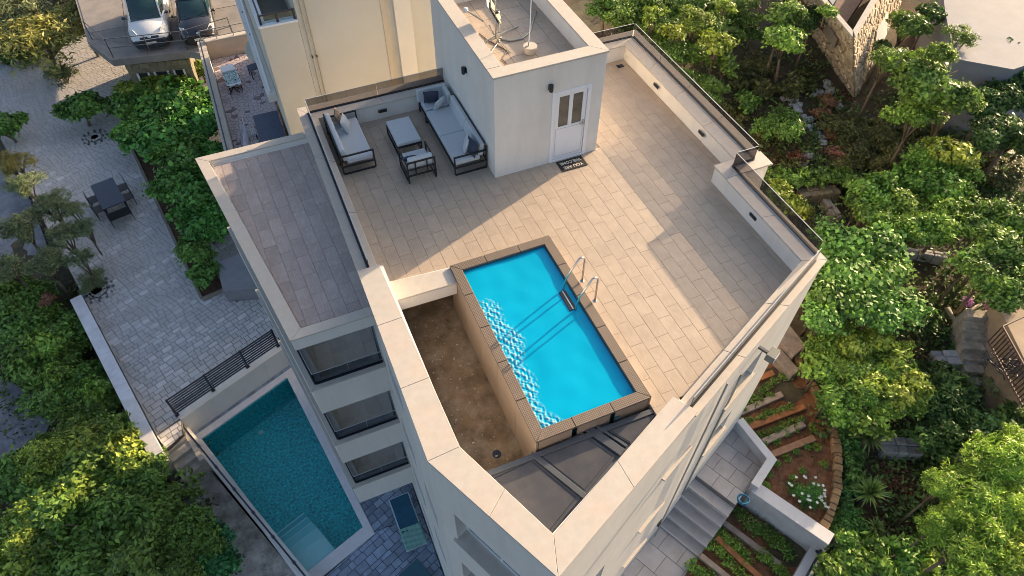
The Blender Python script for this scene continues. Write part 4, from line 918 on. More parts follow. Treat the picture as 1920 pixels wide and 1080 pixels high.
def car(name,loc,rz,label,paint,dark,Wd,L,hood,roof,van):
    """origin at the ground in the middle of the front; +y runs to the rear"""
    t=empty(name,loc,rz,label,'van' if van else 'car'); h=Wd/2
    def ring(y,w,zb,zt,tw): # w half width at belt, tw half width at top
        return [(-w*.93,y,zb),(-w,y,zb+.22),(-w,y,zt-.16),(-tw,y,zt),(0,y,zt+.025),(tw,y,zt),(w,y,zt-.16),(w,y,zb+.22),(w*.93,y,zb)]
    secs=[ring(0.0,h*.72,.26,.56,h*.60),ring(.06,h*.84,.22,.66,h*.70),ring(.22,h*.94,.2,.76,h*.76),ring(.6,h,.2,hood-.06,h*.78),ring(1.15,h,.2,hood,h*.82),ring(1.6,h,.2,hood+.03,h*.86),ring(L-.5,h,.2,hood+.03,h*.88),ring(L-.12,h*.96,.22,hood,h*.86),ring(L,h*.88,.28,hood-.1,h*.8)]
    loft(secs).build('body',paint,t,smooth=True)
    wy=1.0 # windscreen foot
    ty=wy+(.78 if van else .92); ry=L-.15 if van else L-.55
    def cab(y,w,zt,tw): return [(-w,y,hood-.08),(-w+.02,y,hood+.02),(-tw,y,zt-.05),(-tw+.09,y,zt),(tw-.09,y,zt),(tw,y,zt-.05),(w-.02,y,hood+.02),(w,y,hood-.08)]
    loft([cab(wy,h*.80,hood+.03,h*.78),cab(ty,h*.94,roof-.02,h*.74),cab(ty+.5,h*.94,roof,h*.76),cab(ry-.35,h*.94,roof,h*.76),cab(ry,h*.9,roof-.3 if not van else roof-.08,h*.74)]).build('windows',pm('car_glass',(.015,.045,.05),.08,.2,1,spec=.8),t,smooth=True)
    m=MB(); tw=h*.75; zt=roof
    m.add([(-tw+.01,ty-.04,zt-.03),(tw-.01,ty-.04,zt-.03),(tw,ty+.12,zt+.012),(tw,ry-.35,zt+.012),(tw-.05,ry-.02,zt-.02),(-tw+.05,ry-.02,zt-.02),(-tw,ry-.35,zt+.012),(-tw,ty+.12,zt+.012),(0,ty-.07,zt-.015)],[(0,8,1,2,7),(7,2,3,6),(6,3,4,5)])
    r=m.build('roof_panel',paint,t); sm=r.modifiers.new('s','SOLIDIFY'); sm.thickness=.03; sm.offset=0
    for sx in(-1,1):
        MB().bar((sx*h*.80,wy+.02,hood+.02),(sx*h*.755,ty,roof-.02),.06,.05).build('pillar',paint,t)
        if van: MB().add([(sx*(h*.95),ty+1.0,hood-.02),(sx*(h*.95),ry,hood-.02),(sx*(h*.78),ry,roof-.03),(sx*(h*.78),ty+1.0,roof-.03)],[(0,1,2,3)]).build('side_panel',paint,t)
        q=MB().lathe([(0,-.09),(.16,-.09),(.31,-.08),(.32,0),(.31,.08),(.16,.09),(0,.09)],(0,0,0),20).build('wheel',pm('tyre',(.02,.02,.02),.85,.1,8),t); q.location=(sx*(h-.10),.82,.32); q.rotation_euler=(0,R(90),0)
        q2=q.copy(); COL.objects.link(q2); q2.location=(sx*(h-.10),L-.75,.32)
        rr=MB().lathe([(.0,-.1),(.19,-.1),(.2,-.07),(.2,.07),(.19,.1),(0,.1)],(0,0,0),16).build('rim',STEEL,q)
        m=MB(); m.add([(sx*h*.50,.10,.62),(sx*h*.86,.24,.64),(sx*h*.92,.50,hood-.10),(sx*h*.72,.40,hood-.11),(sx*h*.52,.14,.70)],[(0,1,2,3,4) if sx>0 else (4,3,2,1,0)])
        hl_=m.build('headlight',pm('lamp_glass',(.55,.57,.58),.15,.3,18,spec=.8),t); hs=hl_.modifiers.new('s','SOLIDIFY'); hs.thickness=.05; hs.offset=0
        MB().lathe([(0,-.06),(.06,-.05),(.09,0),(.06,.05),(0,.06)],(sx*(h+.10),wy+.22,hood+.10),10).build('mirror',dark,t,smooth=True)
        MB().bar((sx*(h-.04),wy+.24,hood+.03),(sx*(h+.06),wy+.23,hood+.09),.04).build('mirror_arm',dark,t)
        MB().bar((sx*.12,wy-.02,hood+.045),(sx*.55,wy+.12,hood+.13),.014).build('wiper',BLACK,t)
    b=loft([[(-w*.93,y,.20),(-w,y,.34),(-w,y,.50),(-w*.9,y,.56),(w*.9,y,.56),(w,y,.50),(w,y,.34),(w*.93,y,.20)] for y,w in((-.06,h*.66),(.0,h*.80),(.16,h*.93),(.42,h+.012))]).build('bumper',dark,t,smooth=False)
    MB().obox((0,.045,.63),(h*.95,.06,.10),Matrix.Rotation(R(-25),3,'X')).build('grille',BLACK,t)
    m=MB(); m.lathe([(.052,0),(.060,.008),(.052,.016)],(0,0,0),18); 
    if van:
        for p,q in(((-.035,.03),(-.012,-.035)),((-.012,-.035),(0,.0)),((0,0),(.012,-.035)),((.012,-.035),(.035,.03))): m.bar((p[0],p[1],.01),(q[0],q[1],.01),.008)
    else: m.bar((-.04,0,.01),(.04,0,.01),.012); m.bar((-.03,.02,.01),(.03,.02,.01),.008)
    eo=m.build('emblem',STEEL,t); eo.location=(0,.03,.67); eo.rotation_euler=(R(62),0,0); eo.scale=(1.25,1,1)
    pl=MB().obox((0,-.075,.42),(.46,.015,.11),Matrix.Rotation(R(-8),3,'X')).build('number_plate',pm('plate',(.62,.62,.58),.4,.05,6),t)
    return t
pw_=pm('van_paint',(.62,.64,.68),.28,.03,2,coat=.6); pbk=pm('dark_paint',(.022,.022,.032),.25,.1,2,coat=.8)
vf=at(283,78,ZK+.45); bf_=at(374,71,ZK+.45)
car('parked_van',(vf.x,vf.y,ZK),R(-4),'small white delivery van with dark bumper parked on the upper deck',pw_,pm('bumper_dark',(.025,.035,.05),.6,.1,4),1.72,4.2,1.02,1.78,True)
car('parked_car',(bf_.x,bf_.y,ZK),R(-3),'small black hatchback parked beside the white delivery van',pbk,pm('bumper_black',(.02,.02,.026),.45,.1,4),1.64,3.7,.95,1.45,False)

# ================================================================ roof terrace furniture
CUS=pm('cushion_light',(.47,.50,.53),.9,.03,5,.15,120); CUD=pm('cushion_navy',(.035,.045,.075),.9,.08,8,.15,120); CUB=pm('cushion_brown',(.22,.16,.12),.9,.5,9,.15,80)
def frame_side(t,x,y0,y1,zs,za,w=.035):
    "a flat square loop at the end of a seat with an arm above"
    m=MB(); m.bar((x,y0,w/2),(x,y1,w/2),w); m.bar((x,y0,w),(x,y0,za-w/2),w,up=(0,1,0)); m.bar((x,y1,w),(x,y1,za-w/2),w,up=(0,1,0)); m.bar((x,y0-w/2,za),(x,y1+w/2,za),w); m.bar((x,y0,zs),(x,y1,zs),w); return m.build('side_frame',BLACK,t)
def sofa(loc,rz,label,Wd,D,arms=(1,1),backs=1,seats=1,cat='sofa',name='outdoor_sofa',bh=.66,backtop=True):
    t=empty(name,loc,rz,label,cat); h=Wd/2; zs=.24
    for s,a in zip((-1,1),arms): frame_side(t,s*(h-.02),-D/2,D/2,zs,.56 if a else zs+.001)
    m=MB(); m.bar((-h,-D/2,zs),(h,-D/2,zs),.035); m.bar((-h,D/2,zs),(h,D/2,zs),.035); m.bar((-h,D/2,bh),(h,D/2,bh),.035); 
    for x in(-h+.02,-h*.4,h*.4,h-.02): m.bar((x,D/2,zs+.018),(x,D/2,bh-.018),.03,up=(0,1,0))
    m.build('back_frame',BLACK,t)
    for k in range(seats):
        a=-h+.05+(Wd-.1)*k/seats; b=-h+.05+(Wd-.1)*(k+1)/seats-.008
        MB().box(a,b,-D/2+.01,D/2-.14,.262,.41).build('seat_cushion',CUS,t,bevel=.045,seg=3)
    for k in range(backs):
        a=-h+.05+(Wd-.1)*k/backs; b=-h+.05+(Wd-.1)*(k+1)/backs-.008
        o=MB().obox(((a+b)/2,D/2-.10,.55),(b-a,.13,.36),Matrix.Rotation(R(-10),3,'X')).build('back_cushion',CUS,t,bevel=.045,seg=3)
    return t
def pillow(loc,rot,size,mat,label,grp=None):
    n=8; vs=[];fs=[]
    for s in(1,-1):
        for j in range(n+1):
            for i in range(n+1):
                u=i/n*2-1;v=j/n*2-1; e=(1-u**4)*(1-v**4); pin=1-.10*(1-abs(u)**2)*0-.06*(abs(u)*abs(v)) ; k=1-.08*((1-u*u)*abs(v)**3+(1-v*v)*abs(u)**3)
                vs.append((u*size/2*k,v*size/2*k,s*.075*size/.45*e**.6))
    N=(n+1)**2
    for s in(0,1):
        for j in range(n):
            for i in range(n):
                a=s*N+j*(n+1)+i; f=(a,a+1,a+n+2,a+n+1); fs.append(f if s==0 else f[::-1])
    m=MB().add(vs,fs); o=m.build('pillow',mat,None,smooth=True,label=label,cat='pillow',group=grp); o.location=loc; o.rotation_euler=rot; return o
# left sofa : back towards the left parapet, long axis along y
s1_=sofa((-3.05,2.42,0),R(90),'light grey two seat sofa with black frame beside the left glass balustrade',1.75,.82)
s1_.rotation_euler=(0,0,R(90))
# right corner sofa along the stair house
s2=sofa((-.47,1.62,0),R(-90),'long light grey corner sofa with black frame along the stair house wall',2.35,.84,arms=(0,1),backs=2,seats=2)
c_=MB().box(-.42,.42,-.42,.42,0,0) if False else None
co_=empty('corner_seat',(-.47,3.02,0),0,'light grey corner seat closing the long sofa in the back corner','sofa')
MB().box(-.40,.27,-.21,.24,.262,.41).build('seat_cushion',CUS,co_,bevel=.04,seg=3); MB().obox((-.05,.26,.55),(.86,.12,.36),Matrix.Rotation(R(-6),3,'X')).build('back_cushion',CUS,co_,bevel=.045,seg=3); MB().obox((.29,0,.55),(.12,.45,.36)).build('back_cushion',CUS,co_,bevel=.045,seg=3)
m=MB(); 
for x in(-.41,.36):
    for y in(-.2,.32): m.bar((x,y,0),(x,y,.24),.035,up=(0,1,0))
m.bar((-.41,-.2,.24),(-.41,.32,.24),.035); m.bar((-.41,.34,.24),(.38,.34,.24),.035); m.bar((-.41,.34,.62),(.38,.34,.62),.035); m.build('frame',BLACK,co_)
ot=empty('ottoman_table',(-1.67,2.22,0),0,'low light grey padded ottoman table in the middle of the seating group','table')
MB().box(-.32,.32,-.52,.52,.30,.41).build('pad',CUS,ot,bevel=.04,seg=3)
m=MB()
for x in(-.31,.31):
    for y in(-.5,.5): m.bar((x,y,0),(x,y,.28),.035,up=(0,1,0))
    m.bar((x,-.5,.275),(x,.5,.275),.035); m.bar((x,-.5,.0175),(x,.5,.0175),.034)
m.bar((-.31,-.5,.275),(.31,-.5,.275),.035); m.bar((-.31,.5,.275),(.31,.5,.275),.035); m.build('frame',BLACK,ot)
ac=sofa((-1.70,.98,0),R(180),'light grey armchair with open black back frame facing the ottoman table',.74,.74,cat='armchair',name='armchair',bh=.64)
m=MB(); m.bar((-.35,.37,.43),(.35,.37,.43),.03); m.build('back_rail',BLACK,ac)
pillow((-3.02,2.78,.60),(R(70),R(0),R(70)),.42,CUS,'light grey pillow leaning on the left sofa beside the brown one')
pillow((-3.12,3.10,.60),(R(75),0,R(80)),.40,CUB,'brown patterned pillow in the back corner of the left sofa')
pillow((-.62,3.0,.62),(R(78),0,R(165)),.42,CUD,'dark navy pillow in the back corner of the long sofa')
pillow((-.50,2.72,.56),(R(62),R(10),R(-150)),.40,CUS,'light grey pillow leaning on the dark one in the corner of the long sofa')
pillow((-.42,.86,.58),(R(72),R(-8),R(-110)),.42,CUS,'light grey pillow near the front arm of the long sofa')
pillow((-.36,.66,.60),(R(76),R(5),R(-75)),.42,CUD,'dark navy pillow against the front arm of the long sofa')
pillow((-1.86,.92,.52),(R(40),R(20),R(150)),.40,CUD,'dark navy pillow lying on the armchair')
bx_=empty('wooden_block',(-3.42,1.95,0),R(20),'small pale wooden block on the floor behind the left sofa','block'); MB().box(-.05,.05,-.09,.09,.0,.10).build('block_body',pm('pale_wood',(.42,.30,.18),.7,.1,6),bx_,bevel=.008); MB().box(-.052,.052,-.02,.02,.02,.101).build('strap',BLACK,bx_)
# welcome mat, text reads from the door outwards
dm=empty('door_mat',(2.01,-.26,0),0,'dark door mat with pale lettering in front of the white door','mat')
MB().box(-.36,.36,-.20,.20,.0,.014).build('mat_body',pm('coir_black',(.02,.018,.018),.95,.2,40,.3,90),dm)
def text(s,loc,rz,size,mat,parent,sx=1):
    c=bpy.data.curves.new('lettering','FONT'); c.body=s; c.size=size; c.align_x='CENTER'; c.align_y='CENTER'; c.extrude=.0015; c.offset=.004
    o=bpy.data.objects.new('lettering',c); COL.objects.link(o); me=bpy.data.meshes.new_from_object(o.evaluated_get(bpy.context.evaluated_depsgraph_get())) if False else None
    o.parent=parent; o.location=loc; o.rotation_euler=(0,0,rz); o.scale=(sx,1,1); c.materials.append(mat); return o
def text_mesh(s,loc,rz,size,mat,parent,sx=1):
    c=bpy.data.curves.new('t','FONT'); c.body=s; c.size=size; c.align_x='CENTER'; c.align_y='CENTER'; c.extrude=.0015; c.offset=.004
    o=bpy.data.objects.new('t',c); COL.objects.link(o); bpy.context.view_layer.update()
    me=bpy.data.meshes.new_from_object(o.evaluated_get(bpy.context.evaluated_depsgraph_get())); bpy.data.objects.remove(o)
    me.materials.clear(); me.materials.append(mat); q=bpy.data.objects.new('lettering',me); COL.objects.link(q); q.parent=parent; q.location=loc; q.rotation_euler=(0,0,rz); q.scale=(sx,1,1); return q
tx=pm('mat_letters',(.55,.52,.45),.9,.1,20)
text_mesh('YOU ARE',(0,-.085,.0165),math.pi,.135,tx,dm,.95); text_mesh('WELCOME',(0,.085,.0165),math.pi,.135,tx,dm,.88)
fd_=empty('floor_drain',(5.3,3.15,0),0,'small dark cover plate on the tiles in the far back corner','drain'); MB().box(-.10,.10,-.07,.07,0,.02).build('plate',BLACK,fd_,bevel=.004); MB().box(-.05,.05,-.03,.03,.0201,.03).build('grid',DKMET,fd_)

# ================================================================ on the stair house roof
ZR=2.45
bk=empty('mast_bucket',(1.44,1.25,ZR),0,'concrete filled bucket holding a thin white mast on the stair house roof','bucket')
MB().lathe([(.135,0),(.15,.02),(.165,.17),(.168,.18),(.155,.18)],(0,0,0),26).build('bucket',pm('bucket_grey',(.50,.45,.38),.6,.05,5),bk,smooth=False); MB().lathe([(0,.165),(.156,.165)],(0,0,0),26).build('concrete_fill',pm('fill',(.62,.52,.42),.9,.08,6),bk)
MB().tube([(-.04,.02,.16),(0,.04,.6),(.02,.06,1.9)],.012,8).build('mast',WHITE,bk); MB().tube([(-.02,.03,.3),(-.06,-.02,.19),(-.13,-.03,.20),(-.15,-.02,.06)],.008,6).build('mast_cable',BLACK,bk)
ds=empty('roof_dish',(.92,2.15,ZR),0,'grey flat antenna on a tripod bracket above the stair house roof','antenna')
gy=pm('galvanised',(.34,.34,.31),.35,.15,8,metal=.6)
m=MB(); M=Matrix.Rotation(R(-20),3,'Z')@Matrix.Rotation(R(62),3,'Y'); m.obox((-.02,.15,.62),(.60,.5,.035),M); m.build('panel',pm('panel_grey',(.30,.31,.30),.5,.1,5),ds,bevel=.015)
m=MB(); m.obox((.06,.13,.60),(.5,.42,.02),M); m.build('panel_back',gy,ds)
MB().tube([(0,0,0),(.02,.03,.95)],.022,8).build('mast',gy,ds); MB().tube([(-.28,.08,.45),(-.62,.22,.72)],.02,8).build('feed_arm',gy,ds); MB().lathe([(0,-.04),(.05,-.03),(.05,.05),(0,.07)],(-.66,.24,.74),12).build('receiver',WHITE,ds)
MB().tube([(-.15,.05,.35),(-.05,-.02,.12),(.1,0,.14),(.14,.05,.45)],.018,8).build('bracket_loop',gy,ds)
for a in(200,275,20): MB().tube([(0,0,.06),(.75*math.cos(R(a)),.75*math.sin(R(a)),.02)],.016,6).build('foot_bar',gy,ds)
MB().lathe([(0,0),(.06,.005),(.08,.03),(.06,.05),(0,.06)],(.05,.05,.62),12).build('clamp',BLACK,ds)
for nm,pts,r,lab in (('roof_cable',[(.35,.62),(.62,.88),(.74,1.05),(.70,1.22),(.95,1.50),(.86,1.75),(.70,2.1),(.62,2.5)],.010,'thin brown cable winding over the stair house roof below the antenna'),('roof_pipe_loop',[(1.0,2.05),(1.2,1.85),(1.5,1.85),(1.8,2.05),(2.05,2.45),(2.35,2.9)],.020,'thick grey cable curving across the stair house roof behind the mast'),('roof_rod',[(.36,1.42),(.6,1.62),(.92,1.95),(1.05,2.12)],.016,'pale rod from the antenna to the left coping of the stair house')):
    P=[]
    for i in range(len(pts)-1):
        for k in range(4): t_=k/4; P.append((pts[i][0]*(1-t_)+pts[i+1][0]*t_,pts[i][1]*(1-t_)+pts[i+1][1]*t_,ZR+r+.003))
    P.append((*pts[-1],ZR+r+.003)); MB().tube(P,r,6).build(nm,gy if nm!='roof_cable' else pm('cable_brown',(.10,.06,.04),.6,.1,4),None,smooth=True,label=lab,cat='cable')
# ================================================================ landing, steps and raised beds on the right of the villa
ZL=-7.1; ZW=-7.95
pv=pm('path_slab',(.46,.42,.40),.8,.12,2,.2,25,objrand=.10,stain=(.26,.22,.20,.5),sscale=1)
ld_=MB(); ld_.prism([FP(6.88,.0),FP(9.03,.0),FP(8.52,1.30),FP(6.88,1.30)],-9,ZL-.013); lo_=ld_.build('landing',pm('path_bed',(.16,.15,.14),.9,.15,5),kind='structure')
tile_field(lo_,[FP(6.90,.0),FP(9.03,.0),FP(8.52,1.29),FP(6.90,1.29)],.5,.5,math.atan2(fd.y,fd.x),ZL,pv,name='slab',origin=FP(6.88,0),gap=.012)
sp=empty('front_steps',(0,0,0),0,'broad grey stone steps climbing beside the front wall of the villa','steps')
for k in range(5):
    s1_=6.88-.30*k; MB().prism([FP(s1_,.0),FP(s1_-.33,.0),FP(s1_-.33,1.30),FP(s1_,1.30)],-9.5,ZL-.17*(k+1)+.02).build('tread',pv,sp,bevel=.012,seg=1)
    MB().prism([FP(s1_-.36,.0),FP(s1_-.30,.0),FP(s1_-.30,1.315),FP(s1_-.36,1.315)],ZL-.17*(k+1)+.0201,ZL-.17*(k+1)+.045).build('nosing',pm('nosing',(.44,.42,.42),.8,.06,4),sp,bevel=.006,seg=1)
fp_=MB(); fp_.prism([FP(5.4,0),FP(5.4,1.30),FP(-2,1.30),FP(-2,0)],-10,ZW-.013); fp_=fp_.build('front_path',MC['path_bed'],kind='structure')
tile_field(fp_,[FP(5.38,.0),FP(5.38,1.29),FP(-2,1.29),FP(-2,.0)],.62,.62,math.atan2(fd.y,fd.x),ZW,pv,name='slab',origin=FP(5.38,0),gap=.012,stag=.5)
def gwall(name,P,z0,z1,label,copm=None,over=.02,thick=.2,par=None):
    "P: centre line in facade frame"
    t=empty(name,(0,0,0),0,label,'wall')
    for ii,(a,b) in enumerate(zip(P,P[1:])):
        A=Vector(a);B=Vector(b); d=(B-A).normalized(); z1=z1-.0025*ii; n=Vector((-d.y,d.x))*thick/2; e=d*thick/2*.98
        MB().prism([tuple(A-n-e*.0),tuple(B-n+e),tuple(B+n+e),tuple(A+n-e*.0)],z0,z1).build('wall_body',pm('garden_plaster',(.50,.49,.50),.85,.08,2,.15,40,stain=(.30,.27,.22,.45),sscale=1.2),t)
        n=n*(1+over*2/thick); MB().prism([tuple(A-n),tuple(B-n+e),tuple(B+n+e),tuple(A+n)],z1+.001,z1+.035).build('wall_top',pm('wall_top',(.56,.55,.56),.8,.06,3,.12,40),t,bevel=.005,seg=1)
    return t
gwall('landing_wall',[FP(9.05,.02),FP(8.56,1.36),FP(7.62,1.40)],-9,ZL+.42,'low white kinked wall round the landing at the top of the front steps')
gwall('bed_wall',[FP(7.60,1.40),FP(7.68,3.52)],-9.5,ZL+.22,'long white retaining wall between the two planting beds',thick=.34)
e_=gwall('outer_bed_wall',[FP(7.66,3.60),FP(4.2,3.72)],-10.5,ZW+.42,'white outer wall of the lower planting bed with a dark handrail',thick=.34)
r_=empty('bed_handrail',(0,0,0),0,'dark blue handrail on top of the outer planting bed wall','railing')
a=FP(7.62,3.66);b=FP(4.2,3.78)
MB().bar((*a,ZW+.60),(*b,ZW+.60),.06,.05).build('top_rail',DKMET,r_)
for k in range(4): p=FP(7.5-k*1.05,3.66+k*.035); MB().obox((p[0],p[1],ZW+.52),(.06,.06,.13)).build('post',DKMET,r_); MB().obox((p[0],p[1],ZW+.462),(.16,.14,.015)).build('post_foot',DKMET,r_)
# soil beds
soil2=pm('red_soil',(.17,.07,.032),.95,.5,4,1,26,stain=(.30,.18,.10,.6),sscale=7)
MB().prism([FP(7.5,1.3),FP(7.5,3.5),FP(2.5,3.6),FP(2.5,1.3)],-10,ZW+.02).build('lower_bed_soil',soil2,kind='structure')
cur=[(1480,640),(1500,690),(1520,720),(1545,765),(1562,810),(1570,860),(1568,920),(1553,970),(1535,1003)]
CP=[at(px,py,-7.12) for px,py in cur]
bedp=[tuple(p)[:2] for p in CP]+[FP(7.75,3.4),FP(7.75,1.4),FP(8.6,1.4),FP(9.0,.05),(5.42,-5.2),(5.42,-3.2),(8.3,-2.9)]
# fan of convex pieces
m=MB(); c=(6.8,-6.2)
for i in range(len(bedp)):
    a=bedp[i];b=bedp[(i+1)%len(bedp)]; m.add([(c[0],c[1],-7.16),(a[0],a[1],-7.17),(b[0],b[1],-7.17)],[(0,1,2)] )
m.build('upper_bed_soil',soil2,kind='structure')
cs=empty('curved_stone_edging',(0,0,0),0,'curved ochre stone edging round the upper planting bed','edging')
rs=random.Random(8)
for a,b in zip(CP,CP[1:]):
    L=(b-a).length; k=0
    while k<L-.05:
        l=min(rs.uniform(.16,.30),L-k); p=a+(b-a)*(k/L); q=a+(b-a)*((k+l-.015)/L); d=(q-p).normalized(); n=Vector((-d.y,d.x,0))*rs.uniform(.10,.14)
        MB().prism([tuple(p-n)[:2],tuple(q-n)[:2],tuple(q+n)[:2],tuple(p+n)[:2]],-7.9,-6.98+rs.uniform(-.03,.03)).build('stone',pm('ochre_stone',(.27,.17,.085),.9,.3,6,.5,20,objrand=.25),cs,bevel=.02,seg=1); k+=l
sleep=[((1200,0),0)]
wd_o=pm('sleeper_orange',(.36,.135,.045),.75,.25,5,.4,20,stain=(.16,.09,.05,.5),sscale=3,objrand=.1); wd_g=pm('sleeper_grey',(.35,.27,.21),.8,.22,6,.4,20,stain=(.20,.14,.10,.5),sscale=3,objrand=.1)
def sleeper(a,b,z,w,mat,label,grp):
    P=at(*a,z);Q=at(*b,z); t=MB().bar((0,0,0),((Q-P).length,0,0),w,.14); o=t.build('sleeper',mat,None,bevel=.012,seg=1,label=label,cat='sleeper',group=grp); o.location=P; d=Q-P; o.rotation_euler=(0,0,math.atan2(d.y,d.x)); return o
G1='timber sleepers laid across the upper bed'; G2='timber sleepers laid along the lower bed'
for a,b,mt_,l in (((1418,712),(1450,700),wd_o,'short orange sleeper nearest the stone pillar in the upper bed'),((1384,776),(1466,740),wd_g,'weathered grey sleeper second from the top in the upper bed'),((1394,806),(1508,763),wd_o,'long orange sleeper in the middle of the upper bed'),((1412,838),(1507,795),wd_g,'pale sleeper between the orange one and the brown one nearest the white wall'),((1430,860),(1526,822),pm('sleeper_tan',(.38,.20,.11),.75,.2,5,.4,20,stain=(.2,.11,.07,.5),sscale=3),'tan sleeper nearest the white kinked wall')):
    sleeper(a,b,-7.08,.20,mt_,l,G1)
for a,b,mt_,l in (((1352,977),(1462,1060),wd_g,'grey stone like sleeper nearest the white wall in the lower bed'),((1342,1008),(1425,1085),wd_o,'orange sleeper in the middle of the lower bed'),((1312,1042),(1372,1090),wd_g,'pale sleeper nearest the front path in the lower bed')):
    sleeper(a,b,ZW+.10,.17,mt_,l,G2)
# hose
hz=empty('garden_hose',(0,0,0),0,'coiled blue garden hose on the white bed wall beside the steps','hose')
P=at(1393,937,ZL+.30); pts=[]
for k in range(70):
    a=k*.42; r_=.15+.018*math.sin(k*.9); pts.append((P.x+r_*math.cos(a),P.y+r_*math.sin(a)*.95,P.z+k*.0009+.01*math.sin(k*1.7)))
MB().tube(pts,.014,6).build('hose_coil',pm('hose_blue',(.01,.16,.28),.4,.2,10),hz,smooth=True)
# stone pillars between bed and shrubs
for k,(q,zz,l) in enumerate(([[(1455,632),(1480,608),(1512,648),(1488,668)],-6.7,'flat weathered stone slab beside the front corner of the villa'],[[(1443,662),(1462,650),(1500,694),(1484,706)],-6.85,'rough stone slab at the top of the upper planting bed'])):
    poly_obj('stone_slab',[tuple(at(a,b,zz))[:2] for a,b in q],-8,zz,pm('slab_stone',(.26,.21,.175),.9,.3,5,.6,18),label=l,cat='slab',bevel=.02)
# low rough walls among the shrubs
def rough_wall(name,a,b,w,h,label,mat=None,dz=.4):
    P=gnd(*a,dz);Q=gnd(*b,dz); t=empty(name,(0,0,0),0,label,'wall'); d=(Q-P); L=d.length; d.normalize(); n=Vector((-d.y,d.x,0)); k=0; rs=random.Random(a[0])
    while k<L:
        l=rs.uniform(.3,.6)
        for s in(-.5,.0):
            p=P+d*k+n*w*s; q=P+d*min(L,k+l-.02)+n*w*s; u=n*w*.48; j=rs.uniform(-.05,.05)
            MB().prism([tuple(p)[:2],tuple(q)[:2],tuple(q+u)[:2],tuple(p+u)[:2]],min(P.z,Q.z)-h,P.z+(Q.z-P.z)*k/L+j).build('stone',mat or pm('grey_stone',(.40,.385,.38),.9,.3,5,.8,24,objrand=.2),t,bevel=.025,seg=1)
        k+=l
rough_wall('terrace_wall',(1752,668),(1862,668),.55,.9,'low grey rubble wall running left from the old stone stairs')
rough_wall('terrace_wall',(1655,832),(1728,836),.55,.9,'short grey rubble wall behind the spiky yucca rosette')
rough_wall('terrace_wall',(1693,466),(1778,478),.3,.8,'short low grey wall showing between the big leaved fig and dark shrubs')
rough_wall('terrace_wall',(1565,1000),(1660,1050),.4,.7,'dark rubble wall running down from the outer corner of the lower bed',pm('dark_stone2',(.13,.115,.10),.9,.3,5,.7,24,objrand=.2))
rough_wall('terrace_wall',(1500,362),(1572,352),.5,.5,'weathered ochre wall top below the low green hedge band',pm('ochre_stone2',(.24,.19,.12),.9,.3,5,.7,24,objrand=.2))
rough_wall('terrace_wall',(1550,372),(1572,408),.35,.5,'short stone kerb leading down towards the big leaved fig',pm('grey_stone3',(.20,.18,.16),.9,.3,5,.7,24,objrand=.2))
# pale rocks path
rk=empty('rock_path',(0,0,0),0,'trail of pale broken rocks running through the scrub','rocks'); rs=random.Random(21); n=0
for (px,py) in [(1475,182),(1490,190),(1500,205),(1512,222),(1522,240),(1530,252),(1540,262),(1520,290),(1512,300),(1545,150),(1552,160),(1560,172),(1535,175),(1560,190),(1575,200)]:
    for k in range(4):
        g=gnd(px+rs.uniform(-8,8),py+rs.uniform(-7,7),.05); s=rs.uniform(.14,.32); M=Matrix.Rotation(rs.uniform(0,3),3,'Z')@Matrix.Rotation(rs.uniform(-.4,.4),3,'X')
        m=MB(); m.obox((0,0,0),(s*rs.uniform(.8,1.4),s,s*.6),M); o=m.build('rock',pm('pale_rock',(.42,.41,.43),.9,.25,5,.6,20,objrand=.2),rk,bevel=s*.2,seg=1); o.location=g
# old stone stairs on the right
stn=pm('old_step',(.42,.38,.32),.9,.35,4,.8,16,stain=(.10,.09,.07,.6),sscale=1.2,objrand=.1)
os_=empty('old_stone_stairs',(0,0,0),0,'old rough stone stairs descending along the stone house at the right edge','steps')
p0=at(1846,582,-5.9); p1=at(1840,745,-7.45); dd_=(p1-p0); dd_.z=0; L_=dd_.length; dd_.normalize(); nn_=Vector((-dd_.y,dd_.x,0)); rs=random.Random(17)
for i in range(8):
    z=-5.9-i*.2; a=p0+dd_*(L_*i/8); w=.62+rs.uniform(-.05,.05)
    for k in range(2):
        q0=-w+w*k*1.02; q1=q0+w*.98; e0=rs.uniform(-.04,.04)
        P=[a+nn_*q0+dd_*e0,a+nn_*q1+dd_*e0,a+nn_*q1+dd_*(L_/8+e0+.02),a+nn_*q0+dd_*(L_/8+e0+.02)]
        MB().prism([tuple(v)[:2] for v in P],-9,z+rs.uniform(-.015,.015)).build('tread',stn,os_)
# house wall and ochre path right of those stairs
oh=empty('ochre_house_wall',(0,0,0),0,'ochre stone wall with brown railing at the right edge above the stairs','wall')
zz=-5.6
poly=[tuple(at(px,py,zz))[:2] for px,py in ((1866,565),(1885,560),(1960,720),(1935,740),(1900,690))]
MB().prism(poly,-9,zz).build('wall_body',pm('ochre_wall',(.30,.24,.17),.9,.25,3,.6,14,stain=(.14,.12,.09,.6),sscale=1),oh)
poly=[tuple(at(px,py,zz+.3))[:2] for px,py in ((1868,566),(1960,560),(1980,700),(1945,722))]
MB().prism(poly,-9,zz+.3).build('yard_floor',pm('yard',(.34,.27,.20),.9,.15,2,.3,20),oh)
a=at(1880,612,zz+1.1);b=at(1948,735,zz+1.1); 
for h_ in(0,.75): MB().tube([tuple(a-Vector((0,0,h_))),tuple(b-Vector((0,0,h_)))],.03,6).build('rail',pm('brown_iron',(.06,.025,.02),.6,.2,5),oh)
for k in range(19): p=a+(b-a)*(k/18); MB().tube([tuple(p),tuple(p-Vector((0,0,.8)))],.018,5).build('baluster',MC['brown_iron'],oh)
c=at(1960,575,zz+1.1); 
MB().tube([tuple(a),tuple(c)],.03,6).build('rail',MC['brown_iron'],oh)
